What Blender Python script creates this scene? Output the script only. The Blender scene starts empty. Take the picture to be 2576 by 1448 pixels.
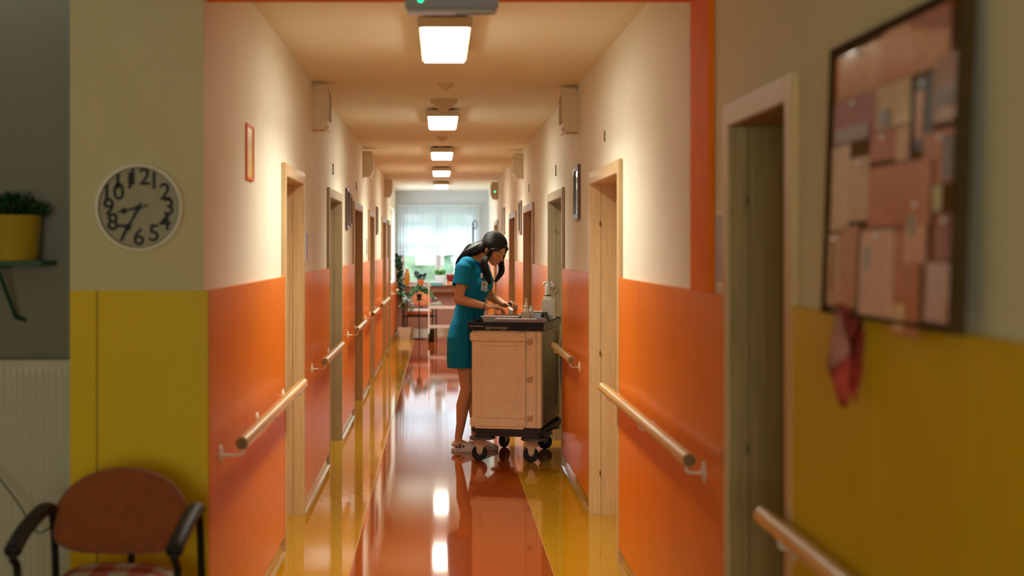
import bpy, bmesh, math, random
from mathutils import Vector, Matrix, Euler, Quaternion
R = math.radians
PI = math.pi
random.seed(7)
scene = bpy.context.scene
C = scene.collection

# ---------------------------------------------------------------- camera
cam_d = bpy.data.cameras.new('camera')
cam = bpy.data.objects.new('camera', cam_d); C.objects.link(cam)
cam.location = (0, 0, 1.6); cam.rotation_euler = (R(90), 0, 0)
cam_d.lens = 50; cam_d.sensor_width = 36
cam_d.shift_x = 182 / 2576; cam_d.shift_y = -99 / 2576
cam_d.dof.use_dof = True; cam_d.dof.focus_distance = 10.7; cam_d.dof.aperture_fstop = 2.1
cam_d.clip_end = 200
scene.camera = cam

# ---------------------------------------------------------------- light and exposure
scene.view_settings.view_transform = 'Standard'
scene.view_settings.look = 'None'
scene.view_settings.exposure = -0.16
scene.view_settings.gamma = 1.0
scene.view_settings.use_curve_mapping = False
scene.cycles.use_denoising = True
try:
    scene.cycles.denoiser = 'OPENIMAGEDENOISE'
except Exception:
    pass
scene.cycles.max_bounces = 8
scene.cycles.diffuse_bounces = 5
scene.cycles.glossy_bounces = 4
scene.cycles.transmission_bounces = 6
scene.cycles.transparent_max_bounces = 12
scene.cycles.sample_clamp_indirect = 6.0
scene.cycles.caustics_reflective = False
scene.cycles.caustics_refractive = False

world = bpy.data.worlds.new('overcast_sky'); scene.world = world
world.use_nodes = True
wn = world.node_tree.nodes; wl = world.node_tree.links
wn['Background'].inputs['Strength'].default_value = 2.0
wn['Background'].inputs['Color'].default_value = (0.86, 0.95, 1.0, 1)
LAMP_E = 19.0        # glow of the diffusers
LAMP_W = 30.0       # downward light of each lamp, watts

def portal(name, loc, rot, sx, sy, energy, color):
    # area lamp giving daylight at a window
    l = bpy.data.lights.new(name, 'AREA'); l.shape = 'RECTANGLE'; l.size = sx; l.size_y = sy
    l.energy = energy; l.color = color
    o = bpy.data.objects.new(name, l); C.objects.link(o); o.location = loc; o.rotation_euler = rot
    return o
DAY_FAR = portal('daylight_far_window', (0.0, 29.4, 5.0), (R(-52), 0, 0), 4.0, 2.5, 1600, (0.74, 0.86, 1.0))
FILL_NEAR = portal('foyer_fill_light', (-0.4, -3.48, 1.6), (R(90), 0, 0), 1.85, 1.3, 105, (0.90, 1.0, 0.84))  # added fill lamp for the foyer, no window known there
DAY_SIDE = portal('daylight_side_window', (-0.90, 25.35, 1.66), (0, R(-90), 0), 1.2, 1.7, 34, (0.70, 0.84, 1.0))

# ---------------------------------------------------------------- materials
MATS = {}
def mat(name, col, rough=0.6, metal=0.0, spec=0.5, coat=0.0, coat_rough=0.1, noise=0.0, nscale=8.0, bump=0.0,
        bscale=60.0, stretch=None, emit=None, estr=0.0, trans=0.0, alpha=1.0, sheen=0.0, sss=0.0, wood=None, wscale=1.0):
    if name in MATS: return MATS[name]
    m = bpy.data.materials.new(name); m.use_nodes = True
    nt = m.node_tree; n = nt.nodes; l = nt.links
    b = n['Principled BSDF']
    b.inputs['Base Color'].default_value = (*col, 1)
    b.inputs['Roughness'].default_value = rough
    b.inputs['Metallic'].default_value = metal
    b.inputs['Specular IOR Level'].default_value = spec
    b.inputs['Coat Weight'].default_value = coat
    b.inputs['Coat Roughness'].default_value = coat_rough
    b.inputs['Transmission Weight'].default_value = trans
    b.inputs['Alpha'].default_value = alpha
    b.inputs['Sheen Weight'].default_value = sheen
    if sss: b.inputs['Subsurface Weight'].default_value = sss; b.inputs['Subsurface Radius'].default_value = (0.02, 0.008, 0.004)
    if emit: b.inputs['Emission Color'].default_value = (*emit, 1); b.inputs['Emission Strength'].default_value = estr
    tc = n.new('ShaderNodeTexCoord'); mp = n.new('ShaderNodeMapping'); l.new(tc.outputs['Object'], mp.inputs['Vector'])
    if stretch: mp.inputs['Scale'].default_value = stretch
    if noise or wood:
        t = n.new('ShaderNodeTexNoise'); t.inputs['Scale'].default_value = nscale; t.inputs['Detail'].default_value = 6
        l.new(mp.outputs[0], t.inputs['Vector'])
        r = n.new('ShaderNodeValToRGB')
        k = noise
        c0 = tuple(max(0, c * (1 - k)) for c in col); c1 = wood if wood else tuple(min(1, c * (1 + k)) for c in col)
        r.color_ramp.elements[0].position = 0.3; r.color_ramp.elements[1].position = 0.7
        r.color_ramp.elements[0].color = (*c0, 1); r.color_ramp.elements[1].color = (*c1, 1)
        l.new(t.outputs['Fac'], r.inputs['Fac']); l.new(r.outputs[0], b.inputs['Base Color'])
    if bump:
        t2 = n.new('ShaderNodeTexNoise'); t2.inputs['Scale'].default_value = bscale; t2.inputs['Detail'].default_value = 3
        l.new(mp.outputs[0], t2.inputs['Vector'])
        bp = n.new('ShaderNodeBump'); bp.inputs['Strength'].default_value = bump; bp.inputs['Distance'].default_value = 0.01
        l.new(t2.outputs['Fac'], bp.inputs['Height']); l.new(bp.outputs[0], b.inputs['Normal'])
    MATS[name] = m
    return m

WALL = mat('wall_paint', (0.80, 0.76, 0.62), 0.75, noise=0.03, nscale=3, bump=0.25, bscale=220)
CEIL = mat('ceiling_paint', (0.85, 0.83, 0.66), 0.8, noise=0.02, nscale=2, bump=0.15, bscale=150)
FWALL = mat('foyer_wall_paint', (0.63, 0.56, 0.33), 0.8, noise=0.03, nscale=3, bump=0.2, bscale=200)
FWALLR = mat('foyer_right_wall_paint', (0.80, 0.76, 0.60), 0.8, noise=0.03, nscale=3, bump=0.2, bscale=200)
FARW = mat('daylit_far_wall_paint', (0.62, 0.67, 0.70), 0.8, noise=0.03, nscale=3, bump=0.2, bscale=200)  # cool daylight of the far end put into the wall colour
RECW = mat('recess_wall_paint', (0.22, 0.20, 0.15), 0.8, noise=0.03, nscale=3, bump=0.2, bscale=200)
ORANGE = mat('orange_laminate', (0.76, 0.182, 0.003), 0.36, spec=0.25, noise=0.05, nscale=2.5, coat=0.13, coat_rough=0.12, bump=0.02, bscale=6)
YELLOW = mat('yellow_laminate', (0.74, 0.50, 0.001), 0.5, spec=0.25, noise=0.05, nscale=2.5)
PINK = mat('pink_orange_laminate', (0.44, 0.25, 0.19), 0.4, noise=0.05, nscale=2.5)
OPAINT = mat('orange_gloss_paint', (0.86, 0.19, 0.006), 0.7, spec=0.12, noise=0.04)
COVE = mat('brown_cove_vinyl', (0.38, 0.19, 0.025), 0.2, coat=0.6, coat_rough=0.08, noise=0.1)
BEECH = mat('beech_veneer', (0.62, 0.42, 0.20), 0.45, noise=0.12, nscale=5, stretch=(14, 14, 0.8), coat=0.15)
GREYV = mat('grey_door_veneer', (0.40, 0.31, 0.17), 0.45, noise=0.12, nscale=5, stretch=(14, 14, 0.8), coat=0.15)  # greyer tone on the second door pair and last left door
DARKV = mat('dark_door_veneer', (0.34, 0.23, 0.07), 0.5, noise=0.15, nscale=5, stretch=(14, 14, 0.8))  # darker tone on the near right door's lining and leaf
SHADEV = mat('shaded_brown_veneer', (0.44, 0.25, 0.09), 0.4, noise=0.15, nscale=5, stretch=(14, 14, 0.8), coat=0.2)  # shade on the farther door reveals put into the colour
RAILW = mat('varnished_rail_wood', (0.62, 0.37, 0.11), 0.28, noise=0.15, nscale=4, stretch=(12, 0.6, 12), coat=0.6, coat_rough=0.12)
ENDW = mat('rail_end_grain', (0.20, 0.10, 0.03), 0.6, noise=0.2, nscale=60)
WMETAL = mat('white_enamel', (0.80, 0.72, 0.60), 0.35)
CREAM = mat('cream_plastic', (0.62, 0.50, 0.32), 0.5)
BLACK = mat('black_plastic', (0.010, 0.010, 0.010), 0.5, spec=0.25)
DARKM = mat('dark_metal', (0.03, 0.03, 0.03), 0.35, metal=0.6)
CHROME = mat('chrome', (0.75, 0.75, 0.75), 0.15, metal=1.0)
WHITE = mat('white_plastic', (0.80, 0.78, 0.74), 0.35)
GREYP = mat('grey_plastic', (0.30, 0.30, 0.30), 0.45)
LAMPM = mat('lamp_diffuser', (0.9, 0.9, 0.9), 0.4, emit=(1.0, 0.98, 0.84), estr=LAMP_E)
GREENL = mat('green_indicator', (0.0, 0.6, 0.3), 0.3, emit=(0.0, 1.0, 0.35), estr=3.0)
GREEN = mat('leaf_green', (0.035, 0.16, 0.025), 0.5, noise=0.3, nscale=20)
DGREEN = mat('dark_leaf', (0.012, 0.05, 0.012), 0.5, noise=0.3, nscale=20)
LGREEN = mat('light_leaf', (0.10, 0.36, 0.05), 0.5, noise=0.3, nscale=20)

def floor_mat(name, col, rough):
    m = mat(name, col, rough, spec=0.38, noise=0.07, nscale=22, coat=0.08, coat_rough=0.03, bump=0.006, bscale=3.0)
    return m
FRED = floor_mat('red_vinyl_floor', (0.32, 0.056, 0.004), 0.055)
FYEL = floor_mat('yellow_vinyl_floor', (0.45, 0.225, 0.006), 0.055)
WELD = mat('pale_weld_line', (0.50, 0.28, 0.06), 0.4)

# ---------------------------------------------------------------- mesh helpers
class MB:
    """collects shapes in one bmesh and links them as ONE mesh object"""
    def __init__(s): s.bm = bmesh.new(); s.mi = 0; s.mats = []
    def use(s, m):
        if m not in s.mats: s.mats.append(m)
        s.mi = s.mats.index(m); return s
    def _mark(s, fs):
        for f in fs: f.material_index = s.mi
    def box(s, c, d, rot=None, bev=0.0):
        n0 = set(s.bm.faces)
        M = Matrix.Translation(Vector(c)) @ (rot.to_matrix().to_4x4() if isinstance(rot, Euler) else (rot or Matrix.Identity(4))) @ Matrix.Diagonal((d[0], d[1], d[2], 1))
        g = bmesh.ops.create_cube(s.bm, size=1, matrix=M)
        if bev:
            es = list({e for v in g['verts'] for e in v.link_edges})
            bmesh.ops.bevel(s.bm, geom=es, offset=bev, segments=2, affect='EDGES', clamp_overlap=True)
        s._mark([f for f in s.bm.faces if f not in n0]); return s
    def span(s, x0, x1, y0, y1, z0, z1, bev=0.0):
        return s.box(((x0+x1)/2, (y0+y1)/2, (z0+z1)/2), (abs(x1-x0), abs(y1-y0), abs(z1-z0)), bev=bev)
    def ring_loft(s, rings, cap=True, closed=True):
        vs = [[s.bm.verts.new(p) for p in r] for r in rings]; fs = []
        n = len(vs[0])
        for a, b in zip(vs, vs[1:]):
            for i in range(n if closed else n-1):
                j = (i+1) % n
                fs.append(s.bm.faces.new((a[i], a[j], b[j], b[i])))
        if cap and closed:
            fs.append(s.bm.faces.new(vs[0][::-1])); fs.append(s.bm.faces.new(vs[-1]))
        s._mark(fs); return s
    def tube(s, pts, r, seg=12, cap=True, flat=1.0):
        pts = [Vector(p) for p in pts]; rs = r if isinstance(r, (list, tuple)) else [r]*len(pts)
        rings = []; up = Vector((0, 0, 1)); pn = None
        for i, p in enumerate(pts):
            t = (pts[min(i+1, len(pts)-1)] - pts[max(i-1, 0)]).normalized()
            if pn is None:
                a = up if abs(t.dot(up)) < 0.9 else Vector((1, 0, 0))
                pn = (a - t*a.dot(t)).normalized()
            else:
                pn = (pn - t*pn.dot(t))
                pn = pn.normalized() if pn.length > 1e-6 else Vector((1, 0, 0))
            q = t.cross(pn)
            rings.append([p + (pn*math.cos(2*PI*k/seg) + q*flat*math.sin(2*PI*k/seg))*rs[i] for k in range(seg)])
        return s.ring_loft(rings, cap)
    def cyl(s, a, b, r, r2=None, seg=24):
        return s.tube([a, b], [r, r if r2 is None else r2], seg)
    def lathe(s, prof, c=(0, 0, 0), seg=32, M=None, cap=True):
        rings = []
        for r, z in prof:
            ring = [Vector((max(r, 1e-4)*math.cos(2*PI*k/seg), max(r, 1e-4)*math.sin(2*PI*k/seg), z)) for k in range(seg)]
            rings.append([(M @ p if M else p) + Vector(c) for p in ring])
        return s.ring_loft(rings, cap)
    def ell(s, c, r, M=None, seg=20, rings=12):
        n0 = set(s.bm.faces)
        T = Matrix.Translation(Vector(c)) @ (M or Matrix.Identity(4)) @ Matrix.Diagonal((r[0], r[1], r[2], 1))
        bmesh.ops.create_uvsphere(s.bm, u_segments=seg, v_segments=rings, radius=1, matrix=T)
        s._mark([f for f in s.bm.faces if f not in n0]); return s
    def cap(s, a, b, r0, r1, seg=14):
        """tapered capsule"""
        a = Vector(a); b = Vector(b); d = (b-a).normalized(); pts = []; rs = []
        for k in range(6):
            t = PI/2*(1-k/5); pts.append(a - d*r0*math.sin(t)); rs.append(max(r0*math.cos(t), 1e-4))
        for k in range(6):
            t = PI/2*k/5; pts.append(b + d*r1*math.sin(t)); rs.append(max(r1*math.cos(t), 1e-4))
        return s.tube(pts, rs, seg)
    def poly(s, pts, th):
        """flat polygon extruded by vector th"""
        a = [s.bm.verts.new(p) for p in pts]; b = [s.bm.verts.new(Vector(p)+Vector(th)) for p in pts]; n = len(a)
        fs = [s.bm.faces.new(a), s.bm.faces.new(b[::-1])]
        for i in range(n): j = (i+1) % n; fs.append(s.bm.faces.new((a[i], b[i], b[j], a[j])))
        s._mark(fs); return s
    def build(s, name, m=None, parent=None, angle=35, smooth=True, loc=None, rotz=None):
        bmesh.ops.recalc_face_normals(s.bm, faces=s.bm.faces)
        me = bpy.data.meshes.new(name); s.bm.to_mesh(me); s.bm.free()
        for mm in (s.mats or [m]): me.materials.append(mm)
        if smooth:
            for p in me.polygons: p.use_smooth = True
            me.set_sharp_from_angle(angle=R(angle))
        o = bpy.data.objects.new(name, me); C.objects.link(o)
        if parent: o.parent = parent
        if loc: o.location = loc
        if rotz is not None: o.rotation_euler = (0, 0, rotz)
        return o
def tag(o, label=None, cat=None, group=None, kind=None):
    if label: o['label'] = label
    if cat: o['category'] = cat
    if group: o['group'] = group
    if kind: o['kind'] = kind
    return o
def empty(name, loc=(0, 0, 0), rotz=0.0, label=None, cat=None, group=None, kind=None):
    o = bpy.data.objects.new(name, None); C.objects.link(o); o.location = loc; o.rotation_euler = (0, 0, rotz)
    o.empty_display_size = 0.05
    return tag(o, label, cat, group, kind)
def structure(o): o['kind'] = 'structure'; return o
def dup(root, loc=None, rotz=None, label=None, group=None):
    r = root.copy(); C.objects.link(r)
    if loc is not None: r.location = loc
    if rotz is not None: r.rotation_euler = (0, 0, rotz)
    if label: r['label'] = label
    if group: r['group'] = group
    def rec(a, b):
        for ch in list(a.children):
            c = ch.copy(); C.objects.link(c); c.parent = b; rec(ch, c)
    rec(root, r)
    return r
def smoothpath(pts, n=6):
    pts = [Vector(p) for p in pts]; out = []
    P = [pts[0]] + pts + [pts[-1]]
    for i in range(1, len(P)-2):
        for k in range(n):
            t = k/n; a, b, c, d = P[i-1:i+3]
            out.append(0.5*((2*b) + (c-a)*t + (2*a-5*b+4*c-d)*t*t + (3*b-a-3*c+d)*t**3))
    out.append(pts[-1]); return out
def text_mesh(name, s, size, depth, m, M, parent=None, bold=0.0):
    cu = bpy.data.curves.new(name, 'FONT'); cu.body = s; cu.size = size; cu.extrude = depth; cu.align_x = 'CENTER'; cu.align_y = 'CENTER'; cu.offset = bold
    t = bpy.data.objects.new(name+'_tmp', cu); C.objects.link(t)
    bpy.context.view_layer.update()
    me = bpy.data.meshes.new_from_object(t.evaluated_get(bpy.context.evaluated_depsgraph_get()))
    bpy.data.objects.remove(t); me.name = name; me.materials.clear(); me.materials.append(m)
    o = bpy.data.objects.new(name, me); C.objects.link(o)
    me.transform(M)
    if parent: o.parent = parent
    return o

# ---------------------------------------------------------------- the setting
XL, XR = -0.835, 0.925          # wall planes of the corridor
PL, PR = -0.815, 0.905          # faces of the wainscot panels
ZC = 2.695                      # corridor ceiling
YE = 27.0                       # far wall
WZ = 1.452                      # wainscot height
SL, SR = -0.445, 0.560          # the red stripe of the floor
LEFT = [(7.50, 8.60, BEECH), (10.52, 11.92, GREYV), (13.60, 15.10, SHADEV), (16.58, 17.80, SHADEV), (20.3, 21.7, SHADEV), (22.6, 23.7, GREYV)]
RIGHT = [(3.66, 4.54, BEECH), (7.18, 8.64, BEECH), (10.50, 11.95, GREYV), (13.88, 15.45, SHADEV), (17.05, 18.6, SHADEV), (22.4, 23.7, SHADEV)]
DT = 2.055                      # top of the door casings
T = 0.32                        # wall thickness

def split(y0, y1, ops):
    segs = []; y = y0
    for a, b, *_ in ops:
        if a > y: segs.append((y, a))
        y = b
    if y < y1: segs.append((y, y1))
    return segs
def long_wall(name, x, side, y0, y1, ops, m, hole=None):
    w = MB()
    for a, b in split(y0, y1, [(a+0.05, b-0.05) for a, b, _ in ops]):
        if hole and a < hole[0] < b:
            w.span(x, x+side*T, a, hole[0], 0, ZC+0.02); w.span(x, x+side*T, hole[1], b, 0, ZC+0.02)
            w.span(x, x+side*T, hole[0], hole[1], 0, hole[2]); w.span(x, x+side*T, hole[0], hole[1], hole[3], ZC+0.02)
        else:
            w.span(x, x+side*T, a, b, 0, ZC+0.02)
    for a, b, _ in ops:
        w.span(x, x+side*T, a+0.05, b-0.05, DT-0.05, ZC+0.02)
    return structure(w.build(name, m, smooth=False))
long_wall('wall_left', XL, -1, 5.03, YE, LEFT, WALL, (24.45, 26.25, 1.0, 2.32))
long_wall('wall_right', XR, 1, 4.95, YE, RIGHT[1:], WALL)
long_wall('wall_right_foyer', XR, 1, -3.5, 4.95, RIGHT[:1], FWALLR)

# floor: red stripe between yellow ones
f = MB(); f.use(FYEL)
f.span(-3.6, SL, -3.6, YE, -0.1, 0); f.span(SR, XR+0.3, -3.6, YE, -0.1, 0); f.span(SL, SR, 26.0, YE, -0.1, 0)
f.use(FRED).span(SL, SR, -3.6, 26.0, -0.1, 0)
f.use(WELD).span(SL-0.003, SL+0.002, -3.6, 26.0, 0, 0.0006); f.span(SR-0.001, SR+0.001, -3.6, 26.0, 0, 0.0006)
structure(f.build('floor', smooth=False))
# ceilings
w = MB(); w.span(XL-0.3, XR+0.3, 5.05, 14.925, ZC, ZC+0.1); w.span(XL-0.3, XR+0.3, 14.937, YE, ZC, ZC+0.1)
structure(w.build('ceiling', CEIL, smooth=False))
structure(MB().span(-3.6, XR+0.3, -3.6, 5.04, 2.86, 2.95).build('ceiling_foyer', FWALL, smooth=False))
# foyer walls
w = MB(); w.span(-1.305, XL, 5.02, 5.03, 0, 2.95); w.span(-1.305, XL-T-0.005, 5.03, 5.5, 0, 2.95); structure(w.build('wall_front_pillar', FWALL, smooth=False))
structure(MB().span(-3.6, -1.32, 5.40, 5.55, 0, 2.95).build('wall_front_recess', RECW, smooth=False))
structure(MB().span(-3.6, -3.45, -3.6, 5.4, 0, 2.95).build('wall_left_foyer', FWALL, smooth=False))
w = MB(); w.span(-3.6, -1.4, -3.65, -3.5, 0, 2.95); w.span(0.6, XR+0.3, -3.65, -3.5, 0, 2.95); w.span(-1.4, 0.6, -3.65, -3.5, 0, 0.9); w.span(-1.4, 0.6, -3.65, -3.5, 2.3, 2.95)
structure(w.build('wall_back', FWALL, smooth=False))
# header beam and its cover at the corridor mouth
w = MB(); w.span(PL-0.02, XR, 4.78, 5.14, 2.49, 2.95)
structure(w.build('trim_1', OPAINT, smooth=False))
structure(MB().span(PR, XR, 4.78, 5.14, WZ, 2.49, bev=0.003).build('trim_2', OPAINT))
# far wall with window opening
WX0, WX1, WZ0, WZ1 = -0.74, 0.70, 0.90, 2.32
w = MB(); w.span(XL-0.3, WX0, YE, YE+0.35, 0, 3.0); w.span(WX1, XR+0.3, YE, YE+0.35, 0, 3.0); w.span(WX0, WX1, YE, YE+0.35, 0, WZ0); w.span(WX0, WX1, YE, YE+0.35, WZ1, 3.0)
structure(w.build('wall_far', FARW, smooth=False))
w = MB(); w.span(XL, WX0-0.02, YE-0.02, YE, 0.06, 1.35); w.span(WX1+0.02, XR, YE-0.02, YE, 0.06, 1.35); w.span(WX0-0.02, WX1+0.02, YE-0.02, YE, 0.06, 0.82)
structure(w.build('trim_far_panel', PINK, smooth=False))
structure(MB().span(XL+0.02, XR-0.02, YE-0.04, YE-0.02, 0, 0.09).build('baseboard_far', COVE, smooth=False))
# far window: frame, mullion, panes, sill
win = structure(empty('window_1', ((WX0+WX1)/2, YE+0.15, WZ0)))
cx = (WX0+WX1)/2; hw = (WX1-WX0)/2; H = WZ1-WZ0
w = MB()
for x in (-hw+0.035, -0.03, 0.03, hw-0.035): w.span(x-0.035, x+0.035, -0.04, 0.04, 0, H)
for z in (0.035, H-0.035): w.span(-hw, hw, -0.0401, 0.0401, z-0.035, z+0.035)
w.span(-hw, -0.03, -0.03, 0.03, 0.95, 1.0); w.build('window_frame', WHITE, win, smooth=False)
GLASS = mat('window_glass', (1, 1, 1), 0.0, trans=1.0, spec=0.3)
def thin_glass(name, tint=(1, 1, 1), refl=0.08):
    m = bpy.data.materials.new(name); m.use_nodes = True; nt = m.node_tree; nt.nodes.clear()
    o = nt.nodes.new('ShaderNodeOutputMaterial'); mx = nt.nodes.new('ShaderNodeMixShader'); a = nt.nodes.new('ShaderNodeBsdfTransparent'); b = nt.nodes.new('ShaderNodeBsdfGlossy')
    a.inputs[0].default_value = (*tint, 1); b.inputs['Roughness'].default_value = 0.02; mx.inputs[0].default_value = refl
    nt.links.new(a.outputs[0], mx.inputs[1]); nt.links.new(b.outputs[0], mx.inputs[2]); nt.links.new(mx.outputs[0], o.inputs[0]); return m
TGL = thin_glass('thin_window_glass')
for x0, x1 in ((-hw+0.07, -0.065), (0.065, hw-0.07)):
    MB().span(x0, x1, -0.003, 0.003, 0.07, H-0.07).build('pane', TGL, win, smooth=False)
SILL = mat('brown_sill', (0.30, 0.13, 0.06), 0.4, noise=0.15)
MB().span(-hw-0.06, hw+0.10, -0.42, -0.04, -0.035, 0.0, bev=0.004).build('sill', SILL, win)
MB().span(-hw-0.06, hw+0.10, -0.40, -0.17, -0.12, -0.036).build('sill_apron', SILL, win)
# side window near the far end, in the left wall
win3 = structure(empty('window_3', (XL-0.2, 25.35, 1.0)))
w = MB()
for y in (-0.865, 0, 0.865): w.span(-0.03, 0.03, y-0.035, y+0.035, 0, 1.32)
for z in (0.035, 1.285): w.span(-0.0301, 0.0301, -0.9, 0.9, z-0.035, z+0.035)
w.build('window_frame', WHITE, win3, smooth=False)
for y0, y1 in ((-0.83, -0.035), (0.035, 0.83)): MB().span(-0.003, 0.003, y0, y1, 0.07, 1.25).build('pane', TGL, win3, smooth=False)
MB().span(0.03, 0.215, -0.9, 0.9, -0.001, 0.018, bev=0.003).build('sill', WHITE, win3)
# made-up window behind the camera, added to light the foyer
win2 = structure(empty('added_window', (-0.4, -3.57, 0.9)))
w = MB()
for x in (-0.965, 0, 0.965): w.span(x-0.035, x+0.035, -0.03, 0.03, 0, 1.4)
for z in (0.035, 1.365): w.span(-1, 1, -0.0301, 0.0301, z-0.035, z+0.035)
w.build('window_frame', WHITE, win2, smooth=False)
for x0, x1 in ((-0.93, -0.035), (0.035, 0.93)): MB().span(x0, x1, -0.003, 0.003, 0.07, 1.33).build('pane', TGL, win2, smooth=False)

# ---------------------------------------------------------------- wainscot panels, coves
NT = [3]
def panel(side, x, y0, y1, m, joints=None, z0=0.085, z1=WZ):
    w = MB(); rnd = random.Random(int(y0*97)+side)
    if joints is None:
        joints = []; y = y0
        while y < y1-0.5: y += rnd.choice((0.3, 0.45, 0.62)); joints.append(y)
    ys = [y0]+[j for j in joints if y0+0.08 < j < y1-0.08]+[y1]
    for a, b in zip(ys, ys[1:]):
        w.span(x, x+side*0.0195, a+0.0012, b-0.0012, z0, z1, bev=0.0012)
    w.span(x+side*0.003, x+side*0.0195, y0+0.01, y1-0.01, z0+0.003, z1-0.003)
    o = structure(w.build('trim_%d' % NT[0], m)); NT[0] += 1
    c = MB()      # the vinyl runs up the wall in a cove
    prof = [(0.0, 0.084), (0.004, 0.084), (0.006, 0.03), (0.012, 0.012), (0.028, 0.001), (0.0, 0.001)]
    xx = x+side*0.0195
    c.ring_loft([[(xx-side*p[0], yy, p[1]) for p in prof] for yy in (y0, y1)])
    structure(c.build('baseboard_%s' % ('left' if side < 0 else 'right'), COVE))
    return o
ys = 5.03
for i, (a, b) in enumerate(split(5.035, YE-0.03, [(a, b) for a, b, _ in LEFT])):
    panel(-1, PL, a, b-0.0, ORANGE, [5.6, 5.97, 6.75] if i == 0 else None, z1=0.97 if a > 23 else WZ)
for i, (a, b) in enumerate(split(4.56, YE-0.03, [(a, b) for a, b, _ in RIGHT[1:]])):
    panel(1, PR, a, b, ORANGE, [5.5, 6.45] if i == 0 else None)
panel(1, PR, -3.4, 3.655, YELLOW, [0.2, 1.0, 1.7, 2.05, 2.42, 2.95])
# yellow panel under the clock
w = MB(); w.span(-1.30, -1.207, 5.0, 5.019, 0.0, WZ, bev=0.001); w.span(-1.202, PL+0.0, 5.0, 5.019, 0.0, WZ, bev=0.001)
structure(w.build('trim_%d' % NT[0], YELLOW)); NT[0] += 1

# ---------------------------------------------------------------- doors with lining, casing, leaf, handle
ND = [1]
def door(side, y0, y1, m, depth=0.22):
    x = XL if side < 0 else XR
    m2 = DARKV if depth < 0.2 else m
    d = structure(empty('door_%d' % ND[0], (x, (y0+y1)/2, 0))); ND[0] += 1
    h = (y1-y0)/2; c = 0.07; s = side
    w = MB()
    pr = 0.022
    w.span(-s*pr, 0, -h, -h+c, 0, DT, bev=0.003); w.span(-s*pr, 0, h-c, h, 0, DT, bev=0.003); w.span(-s*pr, 0, -h+c, h-c, DT-c, DT, bev=0.003)
    w.build('casing', m, d)
    w = MB()
    w.span(-s*pr*0.6, s*0.045, -h+c-0.012, -h+c+0.002, 0, DT-c); w.span(-s*pr*0.6, s*0.045, h-c-0.002, h-c+0.012, 0, DT-c)
    w.span(s*0.047, s*(depth+0.05), -h+c-0.012, -h+c+0.004, 0, DT-c); w.span(s*0.047, s*(depth+0.05), h-c-0.004, h-c+0.012, 0, DT-c)
    w.span(-s*pr*0.6, s*(depth+0.05), -h+c, h-c, DT-c-0.003, DT-c+0.012)
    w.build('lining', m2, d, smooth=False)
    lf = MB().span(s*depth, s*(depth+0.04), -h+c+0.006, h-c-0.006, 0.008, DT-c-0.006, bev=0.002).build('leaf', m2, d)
    g = MB(); hy = -h+c+0.07
    g.cyl((s*depth, hy, 1.03), (s*(depth-0.008), hy, 1.03), 0.026); g.cyl((s*depth, hy, 1.03), (s*(depth-0.05), hy, 1.03), 0.009)
    g.cyl((s*(depth-0.05), hy-0.005, 1.03), (s*(depth-0.05), hy+0.12, 1.03), 0.009)
    g.build('door_handle', CHROME, lf)
    for z in ((0.25, 0.97, 1.75) if s > 0 else ()):
        MB().cyl((s*0.040, h-c-0.013, z-0.014), (s*0.040, h-c-0.013, z+0.014), 0.004, seg=10).build('hinge', mat('brown_hinge', (0.16, 0.09, 0.04), 0.5), d)
    structure(MB().span(s*depth-0.0, s*(depth+0.10), -h, h, -0.02, 0.004).build('threshold', FYEL, d))
    return d
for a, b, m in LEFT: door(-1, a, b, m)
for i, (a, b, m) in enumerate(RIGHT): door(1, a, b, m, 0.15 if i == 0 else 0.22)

# ---------------------------------------------------------------- ceiling lamps
lamp_y = [(6.61, 'nearest to the corridor mouth'), (11.05, 'second from the corridor mouth'), (15.2, 'third from the corridor mouth, just past the ceiling joint'),
          (18.9, 'fourth from the corridor mouth'), (23.0, 'farthest, next to the window end')]
def make_lamp(y, lab):
    r = empty('ceiling_lamp', (0.025, y+0.62, ZC), 0, 'white oblong ceiling lamp, lit, %s' % lab, 'ceiling light', 'oblong lamps along the corridor ceiling')
    w = MB(); w.span(-0.128, 0.128, -0.62, 0.62, -0.064, -0.018, bev=0.006)
    w.build('housing', CREAM, r)
    MB().span(-0.05, 0.05, -0.56, 0.56, -0.02, 0.0).build('mount', CREAM, r)
    MB().span(-0.110, 0.110, -0.585, 0.585, -0.076, -0.0645, bev=0.003).build('diffuser', LAMPM, r)
    l = bpy.data.lights.new('lamp_light', 'AREA'); l.shape = 'RECTANGLE'; l.size = 0.20; l.size_y = 1.16; l.energy = LAMP_W; l.color = (0.98, 0.99, 0.86)
    l.spread = R(132)
    o = bpy.data.objects.new('lamp_light', l); C.objects.link(o); o.parent = r; o.location = (0, 0, -0.0775)
    return r
for y, lab in lamp_y: make_lamp(y, lab)

# exit lamp under the header
r = empty('exit_lamp', (0.042, 4.95, 2.49), 0, 'slim grey emergency exit lamp with a glowing green dot under the header beam', 'emergency light')
w = MB(); w.span(-0.162, 0.162, -0.03, 0.03, -0.058, -0.005, bev=0.006); w.build('housing', GREYP, r)
MB().span(-0.155, 0.155, -0.024, 0.024, -0.074, -0.0585, bev=0.005).build('lens', mat('smoky_lens', (0.45, 0.38, 0.28), 0.15, coat=0.5), r)
MB().ell((-0.108, -0.031, -0.030), (0.009, 0.005, 0.008)).build('indicator', GREENL, r)
MB().span(-0.12, 0.12, -0.02, 0.02, -0.006, 0.0).build('mount', GREYP, r)

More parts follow.
